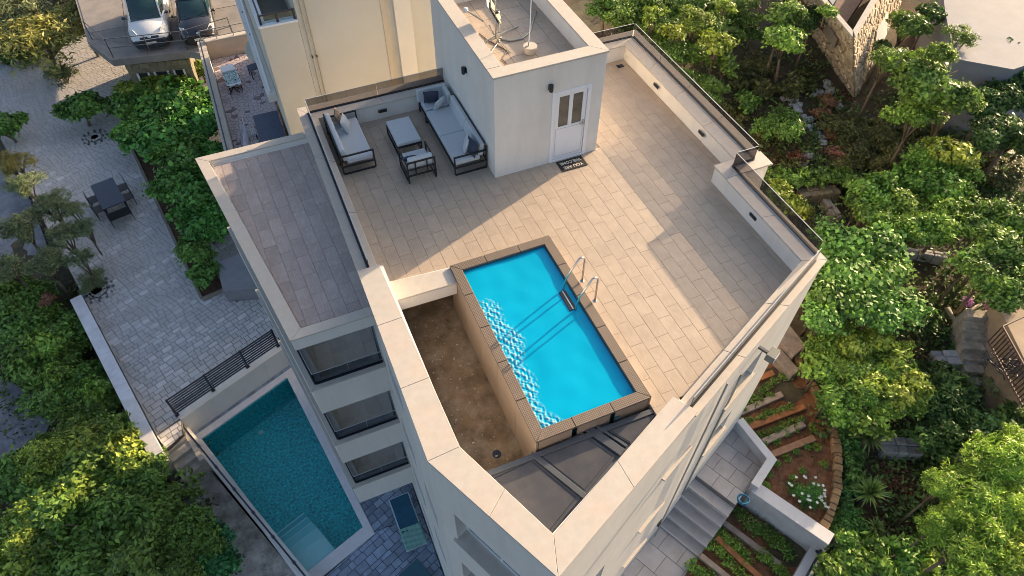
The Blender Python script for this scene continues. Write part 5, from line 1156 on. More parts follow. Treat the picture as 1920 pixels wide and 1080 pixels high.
# branches
for i,(q,l) in enumerate(([[(1788,603),(1812,585),(1840,570)],'bleached dead branch leaning up beside the purple flowers'],[[(1776,578),(1790,602),(1812,627)],'bleached dead branch lying across the brown leaf litter'])):
    P=[tuple(gnd(*p,.35)) for p in q]; MB().tube(P,[.09,.07,.05],7).build('dead_branch',pm('dead_wood',(.26,.23,.19),.9,.2,6),None,smooth=True,label=l,cat='branch')
# black heap of netting near the stairs
nt_=at(1880,690,-5.55); m=MB(); rs=random.Random(3)
for k in range(26):
    a=rs.uniform(0,6.28); x=rs.uniform(-.2,.2);y=rs.uniform(-.3,.3); m.tube([(x,y,.02),(x+.25*math.cos(a),y+.3*math.sin(a),rs.uniform(.1,.25)),(x+.4*math.cos(a+.8),y+.35*math.sin(a+.8),.03)],.02,5)
o=m.build('netting_heap',pm('black_net',(.03,.035,.05),.4,.2,5),None,smooth=True,label='crumpled heap of black netting beside the old stone stairs',cat='netting',kind='stuff'); o.location=nt_
# ---- stone house top right
zg=-6.3; c0=at(1602,182,zg); l1_=at(1545,62,zg); r1_=at(1672,168,zg)
sh=empty('stone_house',(0,0,0),0,'stone clad house with a V shaped corner at the top right','house')
zt_=zg+3.6
T0=at(1600,72,zt_); B0=at(1602,184,zg); TL=T0+(at(1540,0,zt_)-T0)*2.2; BL=TL+(B0-T0); TR=T0+(at(1642,0,zt_)-T0)*3.4; BR=TR+(B0-T0)
bis=((TL-T0).normalized()+(TR-T0).normalized()); bis.z=0; bis.normalize()
shm=pm('house_mortar',(.26,.22,.17),.95,.3,4,.5,20)
hs_=[]
for nm,(b0,b1,t0,t1),n_ in(('left',(BL,B0,TL,T0),190),('right',(B0,BR,T0,TR),420)):
    nrm=((b1-b0)+(t1-t0)).cross((t0-b0)+(t1-b1)).normalized(); ctr=(b0+b1+t0+t1)/4
    if nrm.dot(Vector(CAM)-ctr)<0: nrm=-nrm
    bk_=[v-nrm*.35-Vector((0,0,.0)) for v in (b0,b1,t1,t0)]
    m=MB(); NN=10; grid=lambda o:[b0*(1-i/NN)*(1-j/NN)+b1*(i/NN)*(1-j/NN)+t1*(i/NN)*(j/NN)+t0*(1-i/NN)*(j/NN)+nrm*o for j in range(NN+1) for i in range(NN+1)]
    F_=[(j*(NN+1)+i,j*(NN+1)+i+1,(j+1)*(NN+1)+i+1,(j+1)*(NN+1)+i) for j in range(NN) for i in range(NN)]; g0=grid(-.005); g1=[v+bis*.45 for v in grid(-.005)]; K=len(g0)
    rim=[i for i in range(NN)]+[NN+(NN+1)*j for j in range(NN)]+[NN+(NN+1)*NN-i for i in range(NN)]+[(NN+1)*(NN-j) for j in range(NN)]
    m.add(g0+g1,F_+[tuple(K+v for v in f[::-1]) for f in F_]+[(rim[i],rim[(i+1)%len(rim)],K+rim[(i+1)%len(rim)],K+rim[i]) for i in range(len(rim))]); m.build('wall_core',shm,sh)
    d_=(t1-t0).normalized(); o_=Vector((nrm.x,nrm.y,0)).normalized(); e_=.004 if nm=='left' else 0
    MB().prism([tuple(t0+o_*.06)[:2],tuple(t1+o_*.06)[:2],tuple(t1+bis*.5)[:2],tuple(t0+bis*.5)[:2]],zt_+.01,zt_+.07+e_).build('wall_coping',pm('house_coping',(.40,.37,.34),.9,.15,5,.4,20),sh,bevel=.01,seg=1)
    W_=((b1-b0).length+(t1-t0).length)/2; H=(t0-b0).length
    def bil(s_,z_,off): 
        u=s_/W_; v=z_/H; return b0*(1-u)*(1-v)+b1*u*(1-v)+t1*u*v+t0*(1-u)*v+nrm*off
    for c in voronoi([(0,0),(W_,0),(W_,H),(0,H)],n_,5 if nm=='left' else 6,2):
        q=shrink(c,.028)
        if not q or area(q)<.006: continue
        th=rnd.uniform(.03,.08); v=[]; cx=sum(p[0] for p in q)/len(q); cy=sum(p[1] for p in q)/len(q)
        if nm=='right' and cx>W_*.20+(cy/H)*W_*.2 and cx<W_*.47 and cy<H*.5: continue
        for sc_,of in ((1,0),(.84,th)):
            for p in q: v.append(bil(cx+(p[0]-cx)*sc_,cy+(p[1]-cy)*sc_,of))
        m_=len(q); fs=[tuple(m_+i for i in range(m_))]+[(i,(i+1)%m_,m_+(i+1)%m_,m_+i) for i in range(m_)]
        hs_.append((depth(bil(cx,cy,0)),v,fs))
        HSM=(pm('house_stone',(.50,.41,.30),.85,.25,2.5,.4,20,objrand=.2,stain=(.30,.25,.19,.5),sscale=.7))
    if nm=='right':
        v=[bil(W_*.20,-.3,.02),bil(W_*.47,-.3,.02),bil(W_*.47,H*.5,.02),bil(W_*.30,H*.5,.02)]; v+=[p+nrm*.06 for p in v]
        MB().add(v,[(4,5,6,7),(0,1,5,4),(1,2,6,5),(2,3,7,6),(3,0,4,7),(3,2,1,0)]).build('white_lower_wall',pm('house_white',(.62,.62,.66),.85,.05,2),sh)
hs_.sort(key=lambda q:q[0]); far=MB()
for i,(d_,v,fs) in enumerate(hs_):
    if i<300: MB().add(v,fs).build('stone',HSM,sh)
    else: far.add(v,fs)
if far.v: far.build('stones_beyond',HSM,sh,kind='stuff')
c0=T0; dl=(TL-T0).normalized(); dr_=(TR-T0).normalized()
# courtyard floor inside the V and concrete terrace to the right
MB().prism([tuple(c0+dl*1.2+dr_*1.2)[:2],tuple(TL+dr_*1.0)[:2],tuple(TL+(TR-T0))[:2],tuple(TR+dl*.9)[:2]],zt_-1.6,zt_-1.3).build('court_floor',pm('court_red',(.10,.045,.035),.8,.4,3,.3,20),sh)
MB().prism([tuple(c0+dl*1.0+dr_*.5)[:2],tuple(c0+dl*2.2+dr_*.7)[:2],tuple(c0+dl*2.0+dr_*1.25)[:2],tuple(c0+dl*.9+dr_*1.0)[:2]],zt_-1.299,zt_-.9).build('frame_block',pm('court_frame',(.26,.22,.17),.8,.2,4),sh)
MB().prism([tuple(c0+dl*2.3+dr_*1.2)[:2],tuple(c0+dl*6+dr_*1.5)[:2],tuple(c0+dl*6+dr_*2.8)[:2],tuple(c0+dl*2.3+dr_*2.0)[:2]],zt_-1.298,zt_-.4).build('blue_shelter',pm('court_blue',(.02,.05,.09),.5,.3,3),sh)
T=[tuple(at(px,py,zt_-.6))[:2] for px,py in ((1765,-40),(1772,20),(1790,110),(1900,130),(2050,80),(2050,-60))]
MB().prism(T,zg-1,zt_-.6).build('concrete_terrace',pm('terrace_concrete',(.22,.225,.25),.8,.1,.8,.25,10,stain=(.15,.17,.21,.6),sscale=.25),sh)
# ledges at the foot of the house
for nm,q,z_,mt_,lb in (('foot_ledge',[(1560,170),(1600,188),(1690,180),(1695,196),(1612,212),(1548,200)],zg-.35,pm('ledge',(.17,.15,.13),.9,.25,4,.6,16),'dark concrete ledge along the foot of the stone house'),('foot_slab',[(1538,75),(1560,90),(1606,186),(1580,196),(1535,130)],zg-.30,pm('ledge2',(.20,.18,.165),.9,.25,3,.6,16),'worn concrete strip along the left foot of the stone house')):
    poly_obj(nm,[tuple(at(a,b,z_))[:2] for a,b in q],zg-1.5,z_,mt_,label=lb,cat='ledge',bevel=.02)
# path behind the roof terrace
for nm,q,z_ in (('back_path',[(1060,-10),(1085,-10),(1130,60),(1118,75)],-6.5),):
    poly_obj(nm,[tuple(at(a,b,z_))[:2] for a,b in q],z_-1,z_,pm('back_path',(.16,.13,.11),.9,.3,3,.5,16),kind='structure')
# grey rock ground at the left edge
for nm,q in (('rock_clearing',[(-30,690),(20,715),(60,740),(95,790),(70,850),(20,880),(-30,860)]),('rocky_ground',[(-60,290),(10,300),(50,360),(85,450),(108,545),(60,600),(-20,590),(-60,450)])):
    P=[gnd(a,b,.03) for a,b in q]; m=MB(); c=sum(P,Vector())/len(P); c.z+=.05; m.add([tuple(c)]+[tuple(p) for p in P],[(0,i+1,(i+1)%len(P)+1) for i in range(len(P))])
    m.build(nm,pm('grey_gravel',(.20,.20,.23),.95,.35,2.5,1,12,stain=(.33,.32,.34,.6),sscale=1.2),kind='structure')
# ================================================================ vegetation
def leafmesh(name,kind,seed,nclump,per,leaf,asp=.45,droop=0.,shell=.55,lobes=7,flat=.8,spread=.13):
    """unit crown of leaf faces: lobes -> clumps -> leaves, with gaps between the lobes"""
    g=np.random.RandomState(seed); vs=[];L=[]
    for k in range(lobes*2):
        d=g.normal(size=3); d/=np.linalg.norm(d); d[2]=abs(d[2])*.8-.25; L.append((d*g.uniform(.30,.78),g.uniform(.20,.44)))
    L.append((np.array([0,0,.0]),.55)); L.append((np.array([0,0,-.15]),.6))
    C=[]
    for i in range(nclump):
        c,r=L[g.randint(len(L))]; d=g.normal(size=3); d/=np.linalg.norm(d); rr=r*(shell+(1-shell)*g.rand())
        if d[2]<-.3: d[2]*=-.5
        C.append(c+d*rr)
    C=np.array(C); C=np.repeat(C,per,0); N=len(C)
    P=C+g.normal(size=(N,3))*spread*np.array([1,1,.8]); P[:,2]*=flat
    out=P/np.maximum(.2,np.linalg.norm(P,axis=1))[:,None]
    nrm=out*.6+g.normal(size=(N,3))*.6+np.array([0,0,.55]); nrm/=np.linalg.norm(nrm,axis=1)[:,None]
    t=np.cross(nrm,g.normal(size=(N,3))); t/=np.linalg.norm(t,axis=1)[:,None]; b=np.cross(nrm,t)
    s=leaf*g.uniform(.6,1.3,size=(N,1)); t=t*s; b=b*s*asp
    if droop: t[:,2]-=droop*s[:,0]
    fold=nrm*s*.12
    V=np.stack([P-t,P+b-fold,P+t,P-b-fold],1).reshape(-1,3)
    F=np.arange(4*N).reshape(-1,4)
    me=bpy.data.meshes.new(name); me.vertices.add(4*N); me.vertices.foreach_set('co',V.ravel()); me.loops.add(4*N); me.loops.foreach_set('vertex_index',F.ravel().astype(np.int32))
    me.polygons.add(N); me.polygons.foreach_set('loop_start',np.arange(0,4*N,4,dtype=np.int32)); me.polygons.foreach_set('loop_total',np.full(N,4,dtype=np.int32)); me.update(calc_edges=True); return me
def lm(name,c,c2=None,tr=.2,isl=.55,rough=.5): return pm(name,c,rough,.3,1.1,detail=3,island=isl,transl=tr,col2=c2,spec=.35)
M_DK=lm('leaf_dark',(.055,.12,.022),(.09,.175,.03)); M_MD=lm('leaf_mid',(.10,.21,.026),(.16,.29,.034)); M_BR=lm('leaf_bright',(.14,.29,.025),(.21,.38,.035)); M_YL=lm('leaf_yellow_sun',(.19,.30,.025),(.30,.39,.035)); M_OL=lm('leaf_olive',(.13,.18,.07),(.22,.27,.11)); M_OY=lm('leaf_olive_sun',(.22,.23,.045),(.36,.34,.07)); M_EM=lm('leaf_emerald',(.035,.16,.06),(.055,.23,.08)); M_VN=lm('leaf_vine',(.065,.20,.025),(.11,.28,.035)); M_FG=lm('leaf_fig',(.10,.25,.035),(.17,.36,.05),isl=.4); M_FN=lm('leaf_fern',(.22,.40,.02),(.34,.50,.035)); M_BN=lm('leaf_brown',(.20,.09,.045),(.30,.15,.07)); M_PU=lm('petal_purple',(.40,.14,.40),(.6,.3,.56)); M_WH=lm('petal_white',(.7,.7,.62),(.8,.8,.75),tr=.1,isl=.1)  # yellow and olive_sun leaves paint sunlight on crowns into the leaf colour
KIND={
 'dense':[leafmesh('crown_dense',0,s,330,15,.068,.55,spread=.07) for s in(1,2,3)],
 'fine':[leafmesh('crown_fine',0,s,400,15,.060,.48,shell=.6,spread=.06) for s in(4,5,6)],
 'olive':[leafmesh('crown_olive',0,s,200,18,.055,.30,shell=.30,lobes=9,spread=.075) for s in(7,8,9)],
 'fig':[leafmesh('crown_fig',0,s,190,8,.095,.8,shell=.7,spread=.13) for s in(10,11)],
 'fern':[leafmesh('crown_fern',0,s,360,17,.072,.28,droop=.5,shell=.5,lobes=11,spread=.07) for s in(12,13)],
 'vine':[leafmesh('crown_vine',0,s,300,16,.072,.72,shell=.5,flat=.6,spread=.09) for s in(14,15,16)]}
KIND['small']=[leafmesh('crown_small',0,s,80,9,.15,.5,shell=.6,spread=.10) for s in(51,52,53)]
BARK=pm('bark',(.16,.125,.09),.9,.3,6,.6,20)
_mc={}
def crown_mesh(kind,i,mat):
    k=(kind,i%len(KIND[kind]),mat.name)
    if k not in _mc:
        me=KIND[kind][k[1]].copy(); me.materials.clear(); me.materials.append(mat); _mc[k]=me
    return _mc[k]
pi=[0]
def plant(px,py,rpx,kind,mat,label,cat,grp=None,h=None,trunk=None,name=None,rz=None,sub=None,squash=1.):
    """crown centred where the picture shows it; its centre stands r*.75 (or h) above the ground"""
    i=pi[0]; pi[0]+=1; P=gnd(px,py,0)
    for _ in range(6):
        r=rpx*depth(P)/FPX; hh=h if h is not None else r*.62; P=gnd(px,py,hh)
    if r<.85 and kind in('dense','fine','vine'): kind='small'
    rs=random.Random(i*7+1); P=gnd(px,py,hh); z0=terr(P.x,P.y) if P.x<-3 or P.x>5 else P.z-hh
    if kind and -11.5<P.x<-6.9 and P.y>5: z0=max(z0,-9.9)
    nm=name or ('tree' if trunk or hh>1.6 else 'shrub')
    t=empty(nm,(P.x,P.y,z0),0,label,cat,grp)
    me=crown_mesh(kind,rs.randint(0,5),mat); o=bpy.data.objects.new('crown' if nm!='shrub' else 'foliage',me); COL.objects.link(o); o.parent=t
    o.location=(0,0,P.z-z0); o.scale=(r*rs.uniform(.95,1.1),r*rs.uniform(.95,1.1),r*rs.uniform(.9,1.1)*squash); o.rotation_euler=(0,0,rs.uniform(0,6.28))
    if sub:
        q=crown_mesh(kind,rs.randint(0,5)+1,sub[0]); s=bpy.data.objects.new('sunlit_shoots' if False else 'painted_sunlit_crown',q); COL.objects.link(s); s.parent=t  # second crown in yellower leaves, sunlight painted on part of the tree
        s.location=(sub[1]*r,sub[2]*r,P.z-z0+sub[3]*r); s.scale=(r*sub[4],)*3; s.rotation_euler=(0,0,rs.uniform(0,6.28))
    if name=='creeper': z0=P.z-.4; t.location.z=z0; o.location.z=.4
    H=P.z-z0
    tb=trunk if trunk else None
    m=MB()
    if tb:
        B=gnd(*tb,0); bx,by,bz=B.x-P.x,B.y-P.y,B.z-z0
    else: bx=by=0; bz=-.1
    w=max(.03,r*.06)
    m.tube([(bx,by,bz-.1),(bx*.6+rs.uniform(-.1,.1)*r,by*.6,bz+(H-bz)*.45),(bx*.15,by*.15,H-.15*r)],[w*1.2,w*.9,w*.6],7)
    for k in range(5):
        a=k*1.26+rs.random(); m.tube([(bx*.4,by*.4,bz+(H-bz)*.62),(math.cos(a)*r*.35,math.sin(a)*r*.35,H),(math.cos(a)*r*.62,math.sin(a)*r*.62,H+r*.22)],[w*.6,w*.4,w*.2],5)
    m.build('trunk' if nm!='shrub' else 'stem',BARK,t,smooth=True)
    return t
G=lambda s:s
ORD='leftmost second third fourth fifth sixth seventh eighth ninth tenth eleventh twelfth thirteenth fourteenth fifteenth sixteenth seventeenth eighteenth nineteenth twentieth'.split()
def many(lst,kind,mat,label,cat,grp,**k):
    for i,q in enumerate(sorted(lst)): plant(q[0],q[1],q[2]*1.18,kind,mat,label+(', leftmost' if i==0 else ', %s from left'%ORD[i]),cat,grp,**k)
# --- upper left
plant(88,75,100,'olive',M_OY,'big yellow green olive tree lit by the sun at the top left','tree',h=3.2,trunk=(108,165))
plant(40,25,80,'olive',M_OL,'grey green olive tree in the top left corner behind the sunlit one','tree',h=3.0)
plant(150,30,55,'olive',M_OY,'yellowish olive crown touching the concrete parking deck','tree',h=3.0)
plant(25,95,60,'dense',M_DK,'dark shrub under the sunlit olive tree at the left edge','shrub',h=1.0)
plant(118,140,40,'olive',M_OL,'low grey green olive between the big olive and the round citrus','shrub',h=1.2)
plant(160,200,54,'vine',M_VN,'round dark green citrus tree on the patio standing in a cobble ring','tree',h=1.9,trunk=(178,260))
plant(10,240,46,'vine',M_VN,'deep green tree leaning in from the left edge above the patio','tree',h=1.6)
plant(30,305,42,'olive',M_OY,'pale yellow green olive bush at the left edge of the patio','tree',h=1.6)
VG='vine crowns growing along the planting bed'
many([(275,200,62),(330,190,66),(380,235,58),(300,255,60),(350,300,62),(395,300,50),(330,345,48),(370,370,56),(385,425,50),(360,470,40),(385,510,30),(250,250,40),(420,180,40)],'vine',M_VN,'green leafy vine plant in the long bed between patio and white villa','vine',VG,h=2.0)
plant(300,155,55,'vine',M_YL,'yellow sunlit vine at the upper end of the bed beside the glass doors','vine',h=2.4,squash=.6)
plant(245,172,42,'vine',M_YL,'yellow tinged vine shoots nearest the round citrus tree','vine',h=2.2,squash=.6)
plant(375,130,28,'dense',M_MD,'small green bush squeezed between the parking deck and the narrow terrace','shrub',h=1.5)
OG='grey green olive crowns over the left end of the patio'
many([(45,345,36),(95,385,44),(40,425,46),(120,445,38),(158,425,26),(85,495,46),(15,500,38),(150,485,28),(140,395,24)],'olive',M_OL,'grey green airy olive crown beside the left edge of the patio','tree',OG,h=2.5)
plant(168,528,36,'olive',M_OL,'small olive growing in the cobble ring near the long pale wall','tree',h=1.3,trunk=(182,548))
plant(428,505,24,'olive',M_OL,'young thin olive on the grey rendered block','tree',h=1.0)
HG='deep green shrubs on the slope outside the long pale wall'
many([(20,560,52),(75,560,40),(35,620,60),(95,620,55),(60,680,60),(120,670,52),(150,720,48),(100,740,50),(185,760,46),(150,790,40),(215,800,40),(60,590,40),(130,610,34)],'dense',M_MD,'deep green shrub on the slope outside the long pale wall','shrub',HG,h=1.0)
many([(90,655,30),(70,640,26),(180,730,28),(105,700,24)],'dense',M_BR,'light green patch of shrub on the slope outside the long pale wall','shrub','light green shrubs outside the long pale wall',h=1.6)
plant(88,560,18,'dense',M_BN,'rusty orange bush at the upper end of the long pale wall','shrub',h=1.6)
BG='large bushy trees filling the lower left corner'
many([(60,900,75),(160,870,85),(250,900,70),(100,980,95),(210,980,95),(300,960,70),(30,1060,90),(150,1070,95),(270,1060,90),(350,1010,60),(200,830,50),(340,1075,55),(110,840,50)],'fine',M_MD,'dense mid green tree in the lower left corner','tree',BG,h=1.8)
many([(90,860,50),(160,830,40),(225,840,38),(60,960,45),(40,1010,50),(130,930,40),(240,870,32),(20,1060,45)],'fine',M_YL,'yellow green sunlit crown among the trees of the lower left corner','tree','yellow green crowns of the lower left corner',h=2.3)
plant(395,1010,42,'vine',M_EM,'emerald green round tree beside the gravel strip, upper of the two','tree',h=1.6)
plant(400,1060,58,'vine',M_EM,'larger emerald green tree at the bottom edge beside the gravel strip','tree',h=1.6)
plant(213,683,7,'fern',lm('leaf_orange',(.35,.12,.01),(.45,.18,.02)),'small orange leaved plant at the foot of the long pale wall','plant',h=.15)
# --- upper right
TG='bushy green crowns behind the right balustrade'
many([(1135,10,36),(1180,40,45),(1225,20,55),(1290,20,60),(1345,55,52),(1200,90,34),(1255,95,48),(1310,100,46),(1380,20,40),(1245,60,40),(1280,150,34),(1330,165,34),(1360,120,30)],'fine',M_MD,'bushy green crown standing behind the right hand glass balustrade','tree',TG,h=1.7)
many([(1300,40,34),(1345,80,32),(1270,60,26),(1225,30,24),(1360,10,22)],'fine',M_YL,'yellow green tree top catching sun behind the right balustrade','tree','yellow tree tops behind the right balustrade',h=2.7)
plant(1465,72,52,'vine',M_BR,'small light green tree with a forked pale trunk in the scrub','tree',h=3.0,trunk=(1452,168))
plant(1475,22,48,'dense',M_MD,'dark green tree at the top edge left of the stone house','tree',h=3.2)
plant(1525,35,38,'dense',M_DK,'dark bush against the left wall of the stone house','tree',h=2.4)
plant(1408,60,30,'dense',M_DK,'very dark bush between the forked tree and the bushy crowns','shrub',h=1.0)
plant(1468,235,54,'fine',M_MD,'large round dark green shrub beside the trail of pale rocks','shrub',h=.9)
plant(1398,190,34,'vine',M_MD,'low glossy shrub near the far end of the long balustrade','shrub',h=.6)
plant(1550,22,22,'vine',M_BR,'bright creeper on the top of the stone house parapet','plant',h=4.2,name='creeper')
plant(1735,150,86,'dense',M_MD,'large green tree in front of the stone house','tree',h=4.2,trunk=(1750,272),sub=(M_YL,.1,.05,.55,.42))
plant(1665,110,44,'olive',M_MD,'loose green side crown left of the large tree by the stone house','tree',h=3.0)
plant(1800,70,38,'olive',M_MD,'thin twiggy crown above the concrete terrace','tree',h=3.4)
plant(1790,190,58,'dense',M_MD,'green side crown right of the large tree by the stone house','tree',h=3.6)
plant(1720,215,52,'dense',M_BR,'lighter green lower crown under the large tree by the stone house','tree',h=3.0)
plant(1700,48,46,'dense',M_MD,'green tree filling the gap between stone house and concrete terrace','tree',h=2.4)
plant(1745,25,34,'dense',M_DK,'dark crown at the top edge beside the concrete terrace','tree',h=2.6)
plant(1655,95,34,'dense',M_DK,'dark low crown leaning on the right face of the stone house','tree',h=1.6)
DG='dark green trees along the right edge'
many([(1870,110,52),(1905,160,60),(1860,190,48),(1905,250,56),(1850,250,40)],'dense',M_DK,'dark green tree at the upper right edge below the concrete terrace','tree',DG,h=2.4)
SG='low olive green scrub covering the slope'
many([(1590,250,44),(1640,250,48),(1690,260,40),(1600,300,40),(1660,300,42),(1420,120,34),(1400,150,30),(1430,165,30),(1500,150,28),(1480,165,26),(1360,200,26),(1430,260,26),(1560,230,26),(1480,315,24),(1730,250,30),(1850,320,40),(1890,330,40),(1380,220,22)],'fine',lm('leaf_scrub',(.085,.11,.03),(.14,.15,.04)),'low olive green scrub on the slope below the stone house','shrub',SG,h=.3)
many([(1550,190,20),(1545,215,22),(1560,250,20),(1490,300,18),(1575,290,26),(1600,270,18)],'fine',M_BN,'reddish brown dry bush beside the trail of pale rocks','shrub','reddish dry bushes',h=.2)
BH='clumps of the low hedge band beside the front corner balustrade'
many([(1440,330,20),(1465,332,22),(1492,338,22),(1520,332,22),(1548,330,22),(1575,332,20),(1600,340,24)],'dense',M_MD,'clump of the low green hedge band right of the balustrade corner','hedge',BH,h=.6)
CG='bright green garden trees right of the hedge band'
many([(1640,360,50),(1690,390,46),(1740,350,58),(1790,360,44),(1770,415,50),(1720,430,46),(1640,405,34),(1800,300,46),(1740,300,40),(1610,385,28)],'dense',M_BR,'bright green rounded garden tree right of the low hedge band','tree',CG,h=2.0)
many([(1800,290,36),(1755,275,24)],'fine',M_YL,'yellow green sunlit tree top above the bright green garden trees','tree','yellow tops above the garden trees',h=2.5)
many([(1450,365,20),(1480,380,26),(1500,395,24),(1460,350,18)],'fine',M_YL,'yellow green bush hugging the outside of the front corner balustrade','shrub','yellow bushes outside the corner balustrade',h=.8)
FG='parts of the big leaved fig tree'
many([(1560,450,40),(1600,470,48),(1650,460,44),(1570,510,48),(1625,520,50),(1670,510,36),(1545,555,44),(1600,570,46),(1645,580,44),(1695,578,40),(1540,600,34),(1655,600,30)],'fig',M_FG,'large bright heart shaped leaves of the fig thicket beside the front corner','fig tree',FG,h=2.2)
RG='dark glossy trees at the middle of the right edge'
many([(1885,410,48),(1865,460,56),(1910,470,50),(1850,520,48),(1895,540,50),(1820,490,34),(1840,430,36)],'dense',M_MD,'glossy dark green tree at the middle of the right edge','tree',RG,h=2.2)
YG='yellow green shrub mass beside the curved stone edging'
many([(1560,650,44),(1610,650,44),(1540,690,36),(1590,690,48),(1650,690,48),(1695,710,38),(1610,740,52),(1670,750,48),(1560,740,34),(1720,745,36),(1630,790,36),(1580,780,26)],'fine',M_BR,'bushy light green shrub beside the curved ochre stone edging','shrub',YG,h=1.4)
many([(1600,655,30),(1680,670,34),(1650,640,28),(1715,720,30),(1690,740,26),(1580,620,24),(1640,720,26)],'fine',M_YL,'yellow green tips of the shrubs beside the curved stone edging','shrub','yellow tips of the shrub mass',h=1.8)
EG='clumps of the emerald hedge following the curved edging'
many([(1530,640,22),(1555,775,20),(1575,800,20),(1590,830,22),(1598,860,22),(1600,890,22),(1595,920,22),(1590,950,22),(1580,975,20),(1575,1000,24),(1600,985,26),(1560,720,22),(1540,690,20)],'dense',lm('leaf_hedge',(.07,.21,.04),(.12,.30,.05)),'emerald clump of the hedge just outside the curved stone edging','hedge',EG,h=.35)
NG='very dark shrubs in the hollow below the old stone stairs'
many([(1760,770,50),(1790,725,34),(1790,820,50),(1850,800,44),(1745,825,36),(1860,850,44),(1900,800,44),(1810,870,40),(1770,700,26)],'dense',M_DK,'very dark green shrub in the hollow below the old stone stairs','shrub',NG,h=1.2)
many([(1895,700,34),(1870,730,24)],'olive',M_OL,'dry olive green bush right of the lower stone stairs','shrub','dry bushes right of the stairs',h=.8)
FGp='bright feathery trees in the lower right corner'
many([(1880,870,56),(1830,930,62),(1890,950,60),(1790,960,46),(1850,1000,66),(1900,1040,60),(1800,1030,60),(1765,915,34),(1760,985,34),(1910,830,34),(1845,880,40)],'fern',M_FN,'bright yellow green feathery tree in the lower right corner','tree',FGp,h=2.8)
many([(1600,1050,36),(1650,1060,44),(1700,1045,42),(1590,1010,22),(1740,1070,40),(1560,1070,30),(1645,1025,24)],'vine',M_BR,'leafy bright green shrub at the bottom edge right of the lower bed','shrub','leafy shrubs at the bottom edge',h=1.0)
# --- rosettes
def rosette(px,py,rpx,mat,label,n=60,hh=.5,drop=.35,cat='yucca'):
    P=gnd(px,py,hh); r=rpx*depth(P)/FPX; t=empty('yucca' if cat=='yucca' else 'palm',(P.x,P.y,P.z-hh),0,label,cat); g=random.Random(px); m=MB()
    for k in range(n):
        a=k*2.399963; el=R(g.uniform(5,80)); L=r*g.uniform(.85,1.1); w=r*.045; d=Vector((math.cos(a)*math.cos(el),math.sin(a)*math.cos(el),math.sin(el))); s=Vector((-math.sin(a),math.cos(a),0))*w
        p0=Vector((0,0,hh)); p1=p0+d*L*.5; p2=p0+d*L-Vector((0,0,L*drop*math.cos(el)))
        m.add([p0-s*.7,p0+s*.7,p1+s,p1-s,p2],[(0,1,2,3),(3,2,4)])
    m.build('leaves',mat,t); MB().tube([(0,0,-.1),(0,0,hh)],[.09,.07],7).build('trunk',BARK,t)
YU=lm('yucca_leaf',(.10,.19,.05),(.16,.27,.07),tr=.15,isl=.35)
rosette(1628,822,42,YU,'spiky green yucca rosette beside the short grey rubble wall',70,.7,.3)
rosette(1630,925,40,lm('yucca_leaf2',(.14,.26,.05),(.2,.34,.07),tr=.15,isl=.3),'bright spiky yucca rosette in the middle of the brown litter patch',80,.7,.15)
rosette(1640,988,26,YU,'smaller spiky rosette at the bottom of the row of three',40,.4,.3)
rosette(1424,250,24,lm('palm_leaf',(.22,.26,.03),(.36,.36,.06),tr=.2),'small yellowish fan palm outside the long balustrade',50,.6,.3,cat='palm')
rosette(1875,325,24,M_OL,'thin bladed grey green plant among the scrub at the right',40,.5,.2)
rosette(1905,290,24,M_OL,'thin bladed plant nearest the right edge above the glossy trees',40,.5,.2)
# --- oleander with white flowers
ol=plant(1512,930,44,'olive',M_VN,'oleander with white flowers in the upper planting bed','shrub',h=.55)
P=gnd(1512,930,.55); fm_=MB(); g=random.Random(6)
for k in range(26):
    a=g.uniform(0,6.28); r_=g.uniform(.2,.75); x,y,z=r_*math.cos(a)*.8,r_*math.sin(a)*.8,.55+.45*(1-r_*.6)
    for j in range(5): b=j*1.257; fm_.add([(x,y,z),(x+.035*math.cos(b),y+.035*math.sin(b),z+.012),(x+.05*math.cos(b+.5),y+.05*math.sin(b+.5),z+.02),(x+.035*math.cos(b+1),y+.035*math.sin(b+1),z+.012)],[(0,1,2,3)])
fo=fm_.build('flower_heads',M_WH,ol,kind='stuff')
plant(1455,928,18,'dense',M_MD,'small round shrub between the coiled hose and the white flowered oleander','shrub',h=.2)
# purple flowers by the stairs
for k,(px,py,l) in enumerate(((1815,566,'purple flower cluster beside the bleached branch'),(1852,573,'purple flower cluster at the top of the old stone stairs'),(1864,565,'pink purple flower cluster nearest the ochre house wall'))):
    plant(px,py,11,'fig',M_PU,l,'flowers',h=.9,name='flower_cluster')
# --- bedding plants : one mesh, many individuals
BM=[leafmesh('bedding_leaves',0,s,16,9,.22,.4,shell=.6,spread=.22,lobes=3) for s in(31,32)]
for me in BM: me.materials.append(M_BR)
BM2=[me.copy() for me in BM]
for me in BM2: me.materials.clear(); me.materials.append(M_MD)
def bedding(px,py,z,r,mm,label,grp):
    P=at(px,py,z+r*.5); o=bpy.data.objects.new('bedding_plant',rnd.choice(mm)); COL.objects.link(o); o.location=P; o.scale=(r,r,r); o.rotation_euler=(0,0,rnd.uniform(0,6)); tag(o,label,'plant',grp); o.name='bedding_plant'
def nth(i): return 'leftmost' if i==0 else '%s from left'%ORD[i]
for i,(px,py) in enumerate(sorted(((1435,832),(1455,826),(1475,816),(1494,808),(1456,866),(1476,858),(1495,848),(1524,803),(1434,908),(1441,888),(1545,870),(1515,840),(1532,838),(1484,896),(1506,886)))):
    bedding(px,py,-7.15,.17,BM,'small bright bedding plant in the upper bed, '+nth(i),'bedding plants of the upper bed')
